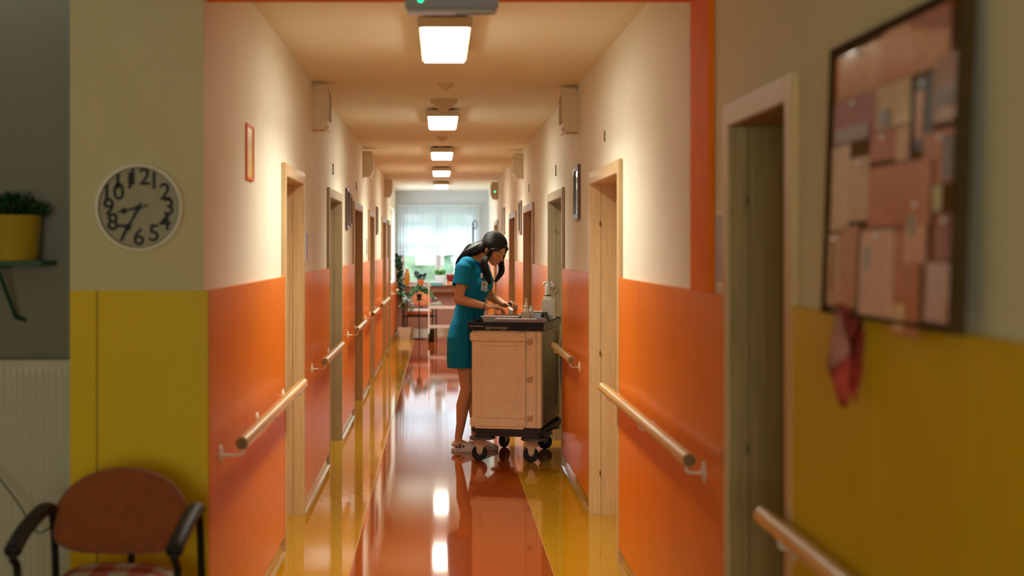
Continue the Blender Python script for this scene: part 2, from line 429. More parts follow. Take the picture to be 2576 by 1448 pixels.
# detectors
def detector(y, rad, x, lab):
    r = empty('smoke_detector', (x, y, ZC), 0, lab, 'smoke detector')
    MB().lathe([(rad, 0), (rad, -0.012*rad/0.05), (rad*0.9, -0.016*rad/0.05)][::-1]).build('base', CREAM, r)
    MB().lathe([(rad*0.86, -0.016*rad/0.05), (rad*0.7, -0.028*rad/0.05), (rad*0.35, -0.036*rad/0.05), (rad*0.3, -0.042*rad/0.05)]).build('sensor_head', CREAM, r)
detector(9.45, 0.052, 0.04, 'small round cream smoke detector on the ceiling between the first and second lamps')
detector(10.45, 0.10, 0.03, 'wide cream domed detector on the ceiling right in front of the second lamp')
detector(13.96, 0.050, 0.025, 'small cone-shaped smoke detector on the ceiling before the third lamp')

# wall boxes high up
def wallbox(side, y, lab, led=False, knob=True):
    x = XL if side < 0 else XR; s = -side
    r = empty('wall_speaker', (x, y, 2.38), 0, lab, 'wall box', 'box housings high on the corridor walls')
    pr = [(0, 0), (0.075, 0), (0.10, 0.03), (0.112, 0.10), (0.112, 0.22), (0.10, 0.275), (0, 0.275)]
    w = MB(); w.ring_loft([[(s*a, yy, b) for a, b in pr] for yy in (-0.10, 0.10)]); w.build('housing', CREAM, r, angle=25)
    MB().span(s*0.103, s*0.1145, -0.085, 0.085, 0.06, 0.24, bev=0.002).build('grille', mat('beige_grille', (0.45, 0.36, 0.24), 0.7, bump=0.5, bscale=200), r)
    if knob: MB().cyl((s*0.085, -0.09, 0.005), (s*0.115, -0.09, -0.028), 0.006, seg=10).build('lever', CHROME, r)
    if led: MB().ell((s*0.05, -0.101, 0.12), (0.014, 0.004, 0.014)).build('indicator', GREENL, r)
wallbox(-1, 9.38, 'beige box housing high on the left wall above the gap after the nearest left door')
wallbox(1, 9.58, 'beige box housing high on the right wall above the small dark picture')
wallbox(-1, 15.5, 'beige box housing high on the left wall, second from the corridor mouth')
wallbox(1, 15.8, 'beige box housing high on the right wall, second from the corridor mouth')
wallbox(-1, 21.6, 'brownish box housing high on the left wall, farthest, by the window end', knob=False)
wallbox(1, 22.6, 'box housing with a green light high on the right wall, farthest', led=True, knob=False)

# ---------------------------------------------------------------- handrails
def bracket(parent, side, y, xo, zr):
    xw = PL if side < 0 else PR; s = -side
    w = MB()
    w.lathe([(0.004, 0.008), (0.02, 0.008), (0.036, 0.003), (0.037, 0.0)], (xw, y, zr-0.05), 20, Matrix.Rotation(s*PI/2, 4, 'Y'))
    b = MB(); b.tube(smoothpath([(xw, y, zr-0.05), (xw+(xo-xw)*0.6, y, zr-0.052), (xo-s*0.004, y, zr-0.045), (xo, y, zr-0.022)], 5), 0.0055, 10)
    a = b.build('bracket', WMETAL, parent); w.build('rose', WMETAL, a)
def rail(side, y0, y1, lab, n):
    xo = -0.727 if side < 0 else (0.868 if y0 < 4 else 0.843); z = 0.885
    r = empty('handrail', (xo, (y0+y1)/2, z), 0, lab, 'handrail', 'wooden handrails along the corridor walls')
    h = (y1-y0)/2
    w = MB(); w.tube([(0, -h, 0), (0, -h+0.004, 0), (0, h-0.004, 0), (0, h, 0)], [0.021, 0.025, 0.025, 0.021], 28)
    w.build('rail', RAILW, r)
    MB().cyl((0, -h-0.001, 0), (0, -h+0.002, 0), 0.0205).build('rail_end', ENDW, r)
    for k in range(n):
        y = -h+0.07 + (2*h-0.25)*k/max(1, n-1)
        pr = empty('tmp'); bracket(pr, side, 0, xo, z)
        for ch in list(pr.children):
            ch.parent = r; ch.location = (-xo, y, -z)
            for g in ch.children: pass
        bpy.data.objects.remove(pr)
rail(-1, 5.22, 7.58, 'long wooden handrail on the left wall before the nearest left door', 3)
rail(-1, 9.0, 10.58, 'wooden handrail on the left wall between the first and second doors', 2)
rail(-1, 12.55, 13.85, 'wooden handrail on the left wall between the second and third doors', 2)
rail(-1, 15.5, 16.75, 'wooden handrail on the left wall between the third and fourth doors', 2)
rail(-1, 17.9, 20.4, 'long distant handrail on the left wall before the far end doors', 2)
rail(-1, 23.9, 24.6, 'short handrail stub on the left wall beside the hanging ivy', 2)
rail(1, 4.80, 7.35, 'long wooden handrail on the right orange wall, in front of the pale door frame', 3)
rail(1, 9.13, 10.66, 'wooden handrail on the right wall reaching in front of the trolley side', 2)
rail(1, 12.3, 13.9, 'wooden handrail on the right wall behind the medicine trolley', 2)
rail(1, 1.55, 3.82, 'blurred wooden handrail on the yellow wall, nearest at bottom right', 3)
rail(1, 16.0, 17.1, 'short handrail on the right wall behind the nurse', 2)

# ---------------------------------------------------------------- pictures and signs on the walls
def picture(side, y, z, wy, hz, fm, fw, inner, lab, th=0.020, cat='picture', name='picture_frame'):
    x = XL if side < 0 else XR; s = -side
    r = empty(name, (x, y, z-hz/2), 0, lab, cat)
    w = MB(); a, b = wy/2, hz
    w.span(0, s*th, -a, -a+fw, 0, b, bev=0.002); w.span(0, s*th, a-fw, a, 0, b, bev=0.002); w.span(0, s*th, -a+fw, a-fw, 0, fw, bev=0.002); w.span(0, s*th, -a+fw, a-fw, b-fw, b, bev=0.002)
    w.build('frame', fm, r)
    MB().span(0, s*th*0.5, -a+fw-0.001, a-fw+0.001, fw-0.001, b-fw+0.001).build('print', inner, r, smooth=False)
    return r
DKW = mat('dark_frame_wood', (0.10, 0.028, 0.010), 0.4, coat=0.2); BK = mat('dark_glazed_print', (0.05, 0.03, 0.03), 0.08, coat=0.8, coat_rough=0.03)
BRW = mat('brown_frame_wood', (0.22, 0.12, 0.05), 0.4); PALEP = mat('pale_print', (0.55, 0.50, 0.38), 0.2, noise=0.3, nscale=12)
ORF = mat('orange_frame', (0.88, 0.14, 0.02), 0.4)
YP = mat('yellow_print', (0.85, 0.55, 0.10), 0.3, noise=0.35, nscale=9)
picture(-1, 6.22, 2.02, 0.23, 0.245, ORF, 0.014, YP, 'small square picture in an orange frame with a yellow print on the left wall', th=0.010)
picture(1, 9.50, 1.975, 0.34, 0.36, DKW, 0.035, BK, 'dark brown framed picture on the right wall by the nearest corridor doors')
picture(-1, 12.75, 1.955, 0.36, 0.36, DKW, 0.03, BK, 'dark framed picture on the left wall, nearer of the pair')
picture(-1, 13.18, 1.955, 0.26, 0.30, BRW, 0.03, BK, 'narrow brown framed picture on the left wall, farther of the pair')
picture(-1, 18.8, 1.97, 0.42, 0.36, BRW, 0.03, PALEP, 'distant pale picture in a light brown frame on the left wall')
picture(1, 16.15, 1.955, 0.45, 0.37, BRW, 0.03, BK, 'brown framed picture on the right wall above the nurse')
picture(1, 20.3, 2.0, 0.5, 0.37, BRW, 0.03, PALEP, 'distant pale framed picture on the right wall behind the nurse')
SIGN = mat('lavender_sign', (0.35, 0.32, 0.45), 0.4); SIGNB = mat('beige_sign', (0.50, 0.34, 0.18), 0.4)
def plate(side, y, z, wy, hz, m, lab):
    x = XL if side < 0 else XR; s = -side
    r = empty('door_sign', (x, y, z-hz/2), 0, lab, 'sign')
    MB().span(0, s*0.006, -wy/2, wy/2, 0, hz, bev=0.001).build('backing', WHITE, r)
    MB().span(s*0.006, s*0.008, -wy/2+0.01, wy/2-0.01, 0.01, hz-0.01).build('insert', m, r)
plate(-1, 8.86, 1.61, 0.13, 0.19, SIGN, 'small lavender door sign on the left wall just past the nearest left door')
plate(-1, 16.2, 1.62, 0.16, 0.20, mat('grey_sign', (0.25, 0.24, 0.20), 0.4), 'small grey door sign on the left wall before the fourth door')
plate(1, 16.8, 1.60, 0.16, 0.26, SIGNB, 'beige door sign on the right wall behind the nurse')
plate(1, 4.66, 1.60, 0.13, 0.24, SIGN, 'bluish door sign between the orange strip and the nearest right door')
DIGM = mat('black_numeral', (0.02, 0.015, 0.01), 0.6)
def numeral(side, y, z, ch, lab, size=0.125, m=None):
    x = XL if side < 0 else XR; s = -side
    # reads from the corridor, standing a hair off the wall
    M = Matrix.Translation((x+s*0.003, y, z)) @ Matrix(((0, 0, s, 0), (s, 0, 0, 0), (0, 1, 0, 0), (0, 0, 0, 1)))
    o = text_mesh('door_number', ch, size, 0.003, m or DIGM, M)
    o.location = (0, 0, 0); tag(o, lab, 'number')
numeral(-1, 11.1, 2.215, '2', 'black number 2 on the left wall above the second door')
numeral(1, 7.95, 2.225, '1', 'dark brown number on the right wall above the nearest pale door', 0.09, mat('brown_numeral', (0.10, 0.03, 0.015), 0.5))
numeral(1, 11.3, 2.215, '3', 'black number on the right wall above the greenish door')
numeral(-1, 14.2, 2.22, '4', 'black number on the left wall above the third door')
numeral(1, 14.7, 2.22, '5', 'black number on the right wall above the brown door frame past the trolley')

# ---------------------------------------------------------------- clock
r = empty('wall_clock', (-1.056, 5.02, 1.744), 0, 'round wall clock with black numerals and a white rim above the yellow panel', 'clock')
Mx = Matrix.Rotation(PI/2, 4, 'X')
w = MB(); w.lathe([(0.10, 0), (0.148, 0.0), (0.156, 0.008), (0.156, 0.030), (0.150, 0.038), (0.143, 0.036), (0.140, 0.0255)], (0, 0, 0), 64, Mx, cap=False); w.build('rim', mat('clock_rim', (0.80, 0.76, 0.62), 0.4), r)
MB().lathe([(0.0, 0.02), (0.142, 0.02), (0.142, 0.025), (0.0, 0.025)], (0, 0, 0), 64, Mx).build('dial', mat('clock_dial', (0.34, 0.30, 0.19), 0.5), r)
BZ = mat('dark_bezel', (0.05, 0.04, 0.03), 0.4)
MB().lathe([(0.139, 0.0255), (0.144, 0.0255), (0.143, 0.034), (0.1395, 0.034), (0.139, 0.0255)], (0, 0, 0), 64, Mx, cap=False).build('bezel', BZ, r)
for h in range(1, 13):
    a = R(90-30*h); rr = 0.106
    M = Matrix.Translation((math.cos(a)*rr, -0.026, math.sin(a)*rr)) @ Mx
    text_mesh('numeral', str(h), 0.083, 0.0008, BLACK, M, r, bold=0.0015)
def hand(name, ang, L, wd, back, y):
    a = R(90-ang); d = Vector((math.cos(a), 0, math.sin(a))); n = Vector((-d.z, 0, d.x))
    pts = [(-back, -0.35), (-back*0.5, -0.15), (0, -0.5), (L*0.45, -0.3), (L*0.62, -1.0), (L*0.72, -0.35), (L, 0), (L*0.72, 0.35), (L*0.62, 1.0), (L*0.45, 0.3), (0, 0.5), (-back*0.5, 0.15), (-back, 0.35)]
    MB().poly([tuple(d*p + n*q*wd + Vector((0, y, 0))) for p, q in pts], (0, -0.0015, 0)).build(name, BLACK, r, smooth=False)
hand('hour_hand', 257, 0.088, 0.012, 0.03, -0.030); hand('minute_hand', 208, 0.128, 0.012, 0.02, -0.033)
hand('second_hand', 77, 0.045, 0.003, 0.02, -0.0352)
MB().cyl((0, -0.025, 0), (0, -0.038, 0), 0.009).build('hub', BLACK, r)

# ---------------------------------------------------------------- radiator, pipe, shelf, plant (left edge)
r = empty('radiator', (-1.62, 5.30, 0.12), 0, 'tall white ribbed panel radiator in the recess at the left edge', 'radiator')
RADM = mat('radiator_enamel', (0.52, 0.48, 0.36), 0.45)
w = MB(); nrib = 26; pts = []
W0 = 0.62
for k in range(nrib*4+1):
    x = -W0/2+W0*k/(nrib*4); ph = k % 4; pts.append((x, -0.012 if ph in (1, 2) else 0.0))
hgt = 1.055
rings = []
for z, q in ((0.0, 0), (0.03, 0.0), (0.05, 1), (hgt-0.05, 1), (hgt-0.03, 0.0), (hgt, 0.0)):
    rings.append([(x, y*q-0.025, z) for x, y in pts])
w.ring_loft(rings, cap=False, closed=False)
w.span(-W0/2, W0/2, -0.022, -0.012, 0, hgt)
w.build('front_panel', RADM, r, angle=50)
MB().span(-W0/2, W0/2, 0.03, 0.05, 0.0, hgt).build('rear_panel', RADM, r)
w = MB(); w.span(-W0/2-0.004, W0/2+0.004, -0.03, 0.055, hgt, hgt+0.012, bev=0.003); w.span(-W0/2-0.005, -W0/2-0.001, -0.03, 0.055, 0.02, hgt); w.span(W0/2+0.001, W0/2+0.005, -0.03, 0.055, 0.02, hgt); w.build('casing', RADM, r)
for sx in (-0.2, 0.2): MB().span(sx-0.015, sx+0.015, 0.05, 0.099, hgt-0.2, hgt-0.14).build('bracket', RADM, r)
for sx in (-0.2, 0.2): MB().span(sx-0.012, sx+0.012, -0.01, 0.04, -0.12, 0.0).build('foot', RADM, r)
o = MB().tube(smoothpath([(-1.72, 5.15, 0.93), (-1.52, 5.10, 0.70), (-1.42, 5.02, 0.60), (-1.33, 4.99, 0.66), (-1.27, 4.985, 0.74)], 8), 0.003, 8).build('cable', mat('grey_cable', (0.04, 0.035, 0.03), 0.6))
tag(o, 'thin dark cable drooping across the radiator behind the chair arm', 'cable')
# shelf
GRM = mat('green_lacquer', (0.008, 0.07, 0.035), 0.4)
r = empty('wall_shelf', (-1.62, 5.40, 1.555), 0, 'green wall shelf with a slanted green bracket at the left edge', 'shelf')
MB().span(-0.36, 0.168, -0.22, -0.0, -0.018, 0.0, bev=0.003).build('shelf_board', GRM, r)
w = MB(); w.tube([(0.0, -0.20, -0.02), (0.03, -0.06, -0.215)], 0.008, 10); w.tube([(0.0, -0.205, -0.02), (0.0, -0.01, -0.02)], 0.007, 8); w.cyl((0.03, -0.06, -0.212), (0.045, -0.002, -0.225), 0.008); w.build('bracket', GRM, r)
def leaf_mesh(n, gen, m, name, parent=None):
    b = MB()
    for i in range(n):
        p, d, L, wd = gen(i)
        d = d.normalized(); sd = d.cross(Vector((random.uniform(-1, 1), random.uniform(-1, 1), 1.3)))
        sd = sd.normalized() if sd.length > 1e-3 else Vector((1, 0, 0)); nn = d.cross(sd)
        v = [p, p+d*L*0.35+sd*wd/2+nn*wd*0.12, p+d*L*0.75+sd*wd*0.35, p+d*L-nn*wd*0.2, p+d*L*0.75-sd*wd*0.35, p+d*L*0.35-sd*wd/2+nn*wd*0.12, p+d*L*0.5]
        vs = [b.bm.verts.new(q) for q in v]; m6 = vs[6]
        for k in range(6): b.bm.faces.new((vs[k], vs[(k+1) % 6], m6))
    return b.build(name, m, parent, angle=80)
r = empty('potted_plant', (-1.59, 5.27, 1.5555), 0, 'dark leafy plant in a yellow pot on the green wall shelf', 'potted plant')
MB().lathe([(0.095, 0), (0.10, 0.01), (0.112, 0.165), (0.114, 0.168), (0.108, 0.168), (0.098, 0.15), (0.01, 0.15)]).build('pot', mat('yellow_pot', (0.42, 0.28, 0.015), 0.45), r)
def g1(i):
    a = random.uniform(0, 2*PI); q = random.uniform(0, 1)**0.6
    p = Vector((math.cos(a)*q*0.12, math.sin(a)*q*0.10, 0.15+random.uniform(0, 0.085)*(1.1-q*0.6)))
    return p, Vector((math.cos(a)*0.6+random.uniform(-.4, .4), math.sin(a)*0.6+random.uniform(-.4, .4), random.uniform(0.1, 1.0))), random.uniform(0.03, 0.055), 0.022
leaf_mesh(420, g1, DGREEN, 'foliage', r)
w = MB()
for k in range(10):
    a = k*0.63; w.tube(smoothpath([(0, 0, 0.13), (0.04*math.cos(a), 0.04*math.sin(a), 0.19), (0.10*math.cos(a), 0.09*math.sin(a), 0.22)], 4), 0.002, 6)
w.build('stem', DGREEN, r)

# ---------------------------------------------------------------- foyer chair
CHF = mat('rust_upholstery', (0.28, 0.066, 0.010), 0.9, noise=0.12, nscale=30, bump=0.3, bscale=300, sheen=0.2)
def check_mat():
    m = bpy.data.materials.new('checked_cushion_cloth'); m.use_nodes = True; nt = m.node_tree; n = nt.nodes; l = nt.links; b = n['Principled BSDF']
    tc = n.new('ShaderNodeTexCoord'); sp = n.new('ShaderNodeSeparateXYZ'); l.new(tc.outputs['Object'], sp.inputs[0])
    def stripe(axis, sc):
        a = n.new('ShaderNodeMath'); a.operation = 'MULTIPLY'; a.inputs[1].default_value = sc; l.new(sp.outputs[axis], a.inputs[0])
        f_ = n.new('ShaderNodeMath'); f_.operation = 'FRACT'; l.new(a.outputs[0], f_.inputs[0])
        g = n.new('ShaderNodeMath'); g.operation = 'GREATER_THAN'; g.inputs[1].default_value = 0.5; l.new(f_.outputs[0], g.inputs[0]); return g
    s1 = stripe(0, 8.5); s2 = stripe(1, 8.5); ad = n.new('ShaderNodeMath'); ad.operation = 'ADD'; l.new(s1.outputs[0], ad.inputs[0]); l.new(s2.outputs[0], ad.inputs[1])
    hf = n.new('ShaderNodeMath'); hf.operation = 'MULTIPLY'; hf.inputs[1].default_value = 0.5; l.new(ad.outputs[0], hf.inputs[0])
    cr = n.new('ShaderNodeValToRGB'); cr.color_ramp.interpolation = 'CONSTANT'
    e = cr.color_ramp.elements; e[0].position = 0; e[0].color = (0.45, 0.40, 0.30, 1); e[1].position = 0.3; e[1].color = (0.42, 0.12, 0.07, 1)
    e2 = e.new(0.8); e2.color = (0.30, 0.02, 0.012, 1)
    l.new(hf.outputs[0], cr.inputs[0]); l.new(cr.outputs[0], b.inputs['Base Color']); b.inputs['Roughness'].default_value = 0.9
    return m
CHK = check_mat()
def rounded_pad(cx, cz, wd, hb, ht, th, wrap, ycenter, tilt):
    """D-shaped backrest: flat-ish bottom, arched top, curved round the sitter"""
    n = 40; out = []
    for k in range(n):
        a = 2*PI*k/n; c, s_ = math.cos(a), math.sin(a)
        e = 0.72 if s_ < 0 else 0.95
        x = wd*math.copysign(abs(c)**e, c); z = (ht*abs(s_)**0.9 if s_ > 0 else -hb*abs(s_)**0.5)
        out.append((x, z))
    rings = []
    for off, sc in ((-th/2, 0.86), (-th*0.42, 0.95), (-th*0.15, 1.0), (th*0.15, 1.0), (th*0.42, 0.95), (th/2, 0.86)):
        rings.append([(cx+x*sc, ycenter+off - wrap*(x/wd)**2 + tilt*z, cz+z*sc) for x, z in out])
    w = MB()
    w.ring_loft(rings, cap=False)
    # domed faces
    for ring, off in ((rings[0], -0.006), (rings[-1], 0.006)):
        prev = [w.bm.verts.new(p) for p in ring]
        for sc in (0.66, 0.4, 0.15):
            cur = []
            for (x, y, z) in ring:
                xx = cx+(x-cx)*sc/0.86*0.86; zz = cz+(z-cz)*sc
                yy = y + wrap*((x-cx)/wd)**2 - wrap*((xx-cx)/wd)**2 + off - tilt*(z-cz) + tilt*(zz-cz)
                cur.append(w.bm.verts.new((xx, yy, zz)))
            for i in range(n):
                j = (i+1) % n; w.bm.faces.new((prev[i], prev[j], cur[j], cur[i]))
            prev = cur
        w.bm.faces.new(prev)
    bmesh.ops.remove_doubles(w.bm, verts=w.bm.verts, dist=0.0005)
    return w
r = empty('armchair', (-1.005, 4.40, 0), 0, 'rust red upholstered armchair with black tube arms under the clock', 'chair')
rounded_pad(-0.018, 0.722, 0.217, 0.105, 0.168, 0.05, 0.03, 0.20, 0.12).build('backrest', CHF, r, angle=60)
sw = MB(); sw.box((0, -0.02, 0.475), (0.46, 0.46, 0.08), bev=0.035); sw.build('seat', CHF, r, angle=60)
for sx in (-1, 1):
    w = MB(); x = sx*0.235
    w.tube(smoothpath([(x*0.98, 0.24, 0.0), (x, 0.22, 0.30), (x, 0.19, 0.60), (x, 0.16, 0.735), (x, 0.12, 0.765)], 6), 0.0125, 12)
    w.tube(smoothpath([(x, -0.27, 0.0), (x, -0.25, 0.4), (x, -0.22, 0.64), (x, -0.27, 0.70), (x, -0.26, 0.722)], 6), 0.0125, 12)
    w.tube([(x, 0.21, 0.40), (x, -0.25, 0.40)], 0.011, 10)
    fr = w.build('side_frame', BLACK, r)
    a = MB(); a.tube(smoothpath([(x-sx*0.0, 0.13, 0.770), (x+sx*0.002, 0.05, 0.782), (x+sx*0.003, -0.12, 0.762), (x, -0.24, 0.735), (x, -0.28, 0.715)], 6), [0.014]+[0.021]*22+[0.018, 0.015], 14, flat=1.25)
    a.build('arm_pad', BLACK, r)
w = MB(); w.tube(smoothpath([(-0.235, 0.20, 0.47), (-0.15, 0.225, 0.50), (0, 0.235, 0.51), (0.15, 0.225, 0.50), (0.235, 0.20, 0.47)], 6), 0.011, 10)
w.tube([(0, 0.235, 0.51), (0, 0.235, 0.72)], 0.012, 8); w.build('back_frame', BLACK, r)
for yy in (-0.2, 0.18): MB().tube([(-0.235, yy, 0.42), (0.235, yy, 0.42)], 0.010, 8).build('stretcher', BLACK, r)
w = MB()
nx = 24
def cz(x, y): return 0.535 + 0.08*(1-abs(x/0.215)**4)*(1-abs((y+0.0)/0.21)**4)
rings = []
for i in range(nx+1):
    x = -0.215+0.43*i/nx; rings.append([(x, -0.23+0.42*j/nx, 0.522 if (i in (0, nx) or j in (0, nx)) else cz(x, -0.21+0.42*j/nx) - 0.0) for j in range(nx+1)])
w.ring_loft(rings, cap=False, closed=False); w.span(-0.215, 0.215, -0.23, 0.19, 0.5165, 0.520)
o = w.build('seat_cushion', CHK, angle=70); o.location = (-1.005, 4.40, 0)
tag(o, 'red and white checked seat cushion lying on the rust armchair', 'cushion')

# ---------------------------------------------------------------- notice board on the right wall
BT = R(2.0)
Lb, Hb = 0.85, 0.60
org = Vector((0.888, 2.40, 1.4535))
Bm = Matrix.Translation(org) @ Matrix(((0, -math.cos(BT), math.sin(BT), 0), (1, 0, 0, 0), (0, math.sin(BT), math.cos(BT), 0), (0, 0, 0, 1)))
# local axes: x along the wall away from the viewer, y out into the corridor, z up the board
r = empty('notice_board', (0, 0, 0), 0, 'cork notice board in a dark wooden frame leaning out on the right wall', 'notice board')
r.matrix_world = Bm
MB().span(0.015, Lb-0.015, 0.0, 0.008, 0.012, Hb-0.012).build('cork_panel', mat('cork', (0.17, 0.085, 0.018), 0.9, noise=0.3, nscale=90, bump=0.3, bscale=200), r, smooth=False)
w = MB(); FR = mat('dark_walnut', (0.060, 0.034, 0.008), 0.75, spec=0.15, noise=0.2, nscale=20)
w.span(0, 0.016, 0, 0.026, 0, Hb, bev=0.002); w.span(Lb-0.013, Lb, 0, 0.018, 0, Hb, bev=0.002); w.span(0.016, Lb-0.013, 0, 0.014, 0, 0.009, bev=0.002); w.span(0.016, Lb-0.013, 0, 0.018, Hb-0.010, Hb, bev=0.002)
w.build('frame', FR, r)
def srgb(c): return tuple((((min(250, x*1.08-8))/255+0.055)/1.055)**2.4 if x > 10 else x/255/12.92 for x in c)
PAPERS = [((0.02, 0.39, 0.475, 0.575), (190, 110, 50), None, 'broad orange brown sheet at the top left of the notice board'),
 ((0.375, 0.757, 0.475, 0.582), (185, 100, 50), None, 'orange sheet along the top right of the notice board'),
 ((0.03, 0.336, 0.375, 0.472), (160, 60, 40), ((0.05, 0.3, 0.378, 0.41), (110, 70, 65)), 'brick red sheet at the left of the notice board below the orange one'),
 ((0.341, 0.561, 0.385, 0.472), (190, 160, 120), ((0.37, 0.44, 0.39, 0.425), (70, 50, 50)), 'cream sheet with dark photos near the middle top of the notice board'),
 ((0.565, 0.676, 0.33, 0.465), (70, 85, 105), ((0.585, 0.625, 0.35, 0.44), (205, 140, 105)), 'blue grey card with a peach centre on the notice board'),
 ((0.68, 0.826, 0.372, 0.49), (115, 40, 30), ((0.7, 0.81, 0.40, 0.43), (75, 30, 30)), 'dark maroon sheet at the upper right of the notice board'),
 ((0.316, 0.482, 0.322, 0.382), (190, 105, 75), None, 'small salmon card left of the pale pink slip on the notice board'),
 ((0.485, 0.562, 0.315, 0.382), (220, 175, 155), None, 'pale pink slip beside the blue card on the notice board'),
 ((0.632, 0.826, 0.263, 0.357), (200, 125, 100), ((0.735, 0.79, 0.268, 0.345), (85, 75, 85)), 'pink sheet with a dark blue strip at the right of the notice board'),
 ((0.024, 0.165, 0.186, 0.373), (225, 195, 180), None, 'tall whitish sheet at the left edge of the notice board'),
 ((0.169, 0.31, 0.205, 0.340), (215, 180, 155), None, 'pale beige sheet left of the wide salmon poster'),
 ((0.315, 0.688, 0.190, 0.311), (200, 115, 80), None, 'wide salmon poster across the middle of the notice board'),
 ((0.256, 0.485, 0.003, 0.185), (225, 185, 175), ((0.29, 0.33, 0.10, 0.15), (150, 150, 155)), 'large pale pink sheet at the bottom middle of the notice board'),
 ((0.489, 0.640, -0.02, 0.183), (190, 110, 75), ((0.50, 0.56, -0.01, 0.04), (225, 200, 160)), 'brownish pink sheet hanging over the bottom edge of the notice board'),
 ((0.545, 0.672, 0.12, 0.24), (225, 165, 150), ((0.57, 0.61, 0.17, 0.21), (130, 125, 105)), 'light pink sheet with a grey spot under the salmon poster'),
 ((0.701, 0.744, 0.213, 0.259), (210, 205, 160), None, 'tiny greenish white note at the right of the notice board'),
 ((0.692, 0.826, 0.123, 0.208), (150, 65, 45), None, 'dark red sheet low at the right of the notice board'),
 ((0.669, 0.81, 0.016, 0.121), (205, 175, 190), None, 'lavender sheet in the bottom right corner of the notice board'),
 ((0.02, 0.128, 0.02, 0.180), (205, 165, 135), ((0.05, 0.075, 0.05, 0.16), (150, 95, 65)), 'beige leaflet in the bottom left corner of the notice board'),
 ((0.133, 0.251, 0.02, 0.195), (195, 135, 105), None, 'brownish leaflet next to the bottom left leaflet on the notice board')]
for i, ((u0, u1, v0, v1), col, inner, lab) in enumerate(PAPERS):
    pr = empty('pinned_paper', (0, 0, 0), 0, lab, 'paper', 'papers pinned to the notice board')
    pr.matrix_world = Bm @ Matrix.Translation((Lb-(u0+u1)/2, 0.0085+0.0012*(i % 4), v0))
    m = mat('paper_%d' % i, srgb(col), 0.5, noise=0.15, nscale=25, coat=(1.0 if i in (0, 1, 3, 5) else 0.12), coat_rough=0.06, bump=(0.9 if i in (0, 1, 3, 5) else 0.25), bscale=(9 if i in (0, 1, 3, 5) else 7))
    hw_ = (u1-u0)/2; n = 8
    b = MB(); rr = []
    for k in range(n+1):
        x = -hw_+2*hw_*k/n; cu = 0.004*math.sin(k*1.7+i)+0.002
        rr.append([(x, 0.0, 0), (x, abs(cu)*0.2, (v1-v0)*0.5), (x, 0.0005, v1-v0), (x, 0.0, v1-v0), (x, abs(cu)*0.2-0.0004, (v1-v0)*0.5), (x, -0.0005, 0)])
    b.ring_loft(rr); b.build('sheet', m, pr, angle=60)
    if inner:
        (a0, a1, b0, b1), c2 = inner
        m2 = mat('print_%d' % i, srgb(c2), 0.35, noise=0.2, nscale=40)
        MB().span((u0+u1)/2-a1, (u0+u1)/2-a0, 0.0012, 0.0018, b0-v0, b1-v0).build('printed_area', m2, pr, smooth=False)
    if i % 2 == 0:
        MB().ell((0, 0.004, v1-v0-0.012), (0.005, 0.005, 0.005)).build('pin', WHITE, pr)
# red cloth pennant hanging from the board
PW = mat('pink_grey_cloth', (0.40, 0.16, 0.13), 0.8, noise=0.2, nscale=12, bump=0.2, bscale=60)
PW2 = mat('deep_red_cloth', (0.33, 0.035, 0.02), 0.8, noise=0.5, nscale=10, bump=0.2, bscale=60)
def flap(w, pts, sub=5):
    """a hanging fold: fan of triangles, subdivided and gently rippled"""
    vs = [w.bm.verts.new(p) for p in pts]; w._mark([w.bm.faces.new(vs)])
w = MB()
w.use(PW); flap(w, [(0.852, 3.050, 1.483), (0.886, 3.075, 1.400), (0.872, 3.02, 1.382), (0.838, 3.055, 1.335), (0.834, 3.06, 1.36), (0.846, 3.05, 1.44)])
w.use(PW2); flap(w, [(0.838, 3.06, 1.337), (0.874, 3.03, 1.385), (0.888, 3.07, 1.403), (0.882, 3.06, 1.30), (0.872, 3.05, 1.258), (0.862, 3.06, 1.262), (0.852, 3.065, 1.30)])
flap(w, [(0.888, 3.07, 1.403), (0.897, 3.02, 1.450), (0.902, 3.02, 1.42), (0.899, 3.03, 1.33), (0.888, 3.05, 1.262), (0.882, 3.06, 1.30)])
flap(w, [(0.852, 3.05, 1.483), (0.862, 3.04, 1.482), (0.897, 3.02, 1.452), (0.888, 3.07, 1.403), (0.886, 3.075, 1.400)])
bmesh.ops.triangulate(w.bm, faces=w.bm.faces[:])
bmesh.ops.subdivide_edges(w.bm, edges=w.bm.edges[:], cuts=3, use_grid_fill=True)
for v in w.bm.verts:
    v.co.y += 0.006*math.sin(v.co.z*90+v.co.x*60); v.co.x += 0.0015*math.sin(v.co.z*130)
o = w.build('cloth_pennant', None, angle=60)
sm = o.modifiers.new('thickness', 'SOLIDIFY'); sm.thickness = 0.0015
tag(o, 'crumpled red and pink cloth hanging below the notice board on the yellow panel', 'cloth')

# ---------------------------------------------------------------- far end: outside greenery
BARK = mat('bark', (0.10, 0.07, 0.04), 0.9, noise=0.3)
TREE = mat('tree_foliage', (0.52, 0.70, 0.52), 0.7, noise=0.4, nscale=2)  # paled: overexposed daylight put into the leaf colour
def tree(x, y, h, rad, lab):
    r = empty('tree', (x, y, -0.6), 0, lab, 'tree', 'trees outside the far window')
    MB().tube(smoothpath([(0, 0, 0), (0.05, 0, h*0.4), (0, 0.05, h*0.8)], 3), [0.12]*3+[0.09]*4, 10).build('trunk', BARK, r)
    b = MB(); rnd = random.Random(int(x*10)+5)
    for k in range(16):
        a = rnd.uniform(0, 2*PI); q = rnd.uniform(0.2, 0.75)*rad
        b.ell((math.cos(a)*q, math.sin(a)*q, h*rnd.uniform(0.45, 1.0)), (rad*rnd.uniform(.28, .5),)*3, seg=12, rings=8)
    b.build('foliage', TREE, r, angle=20)
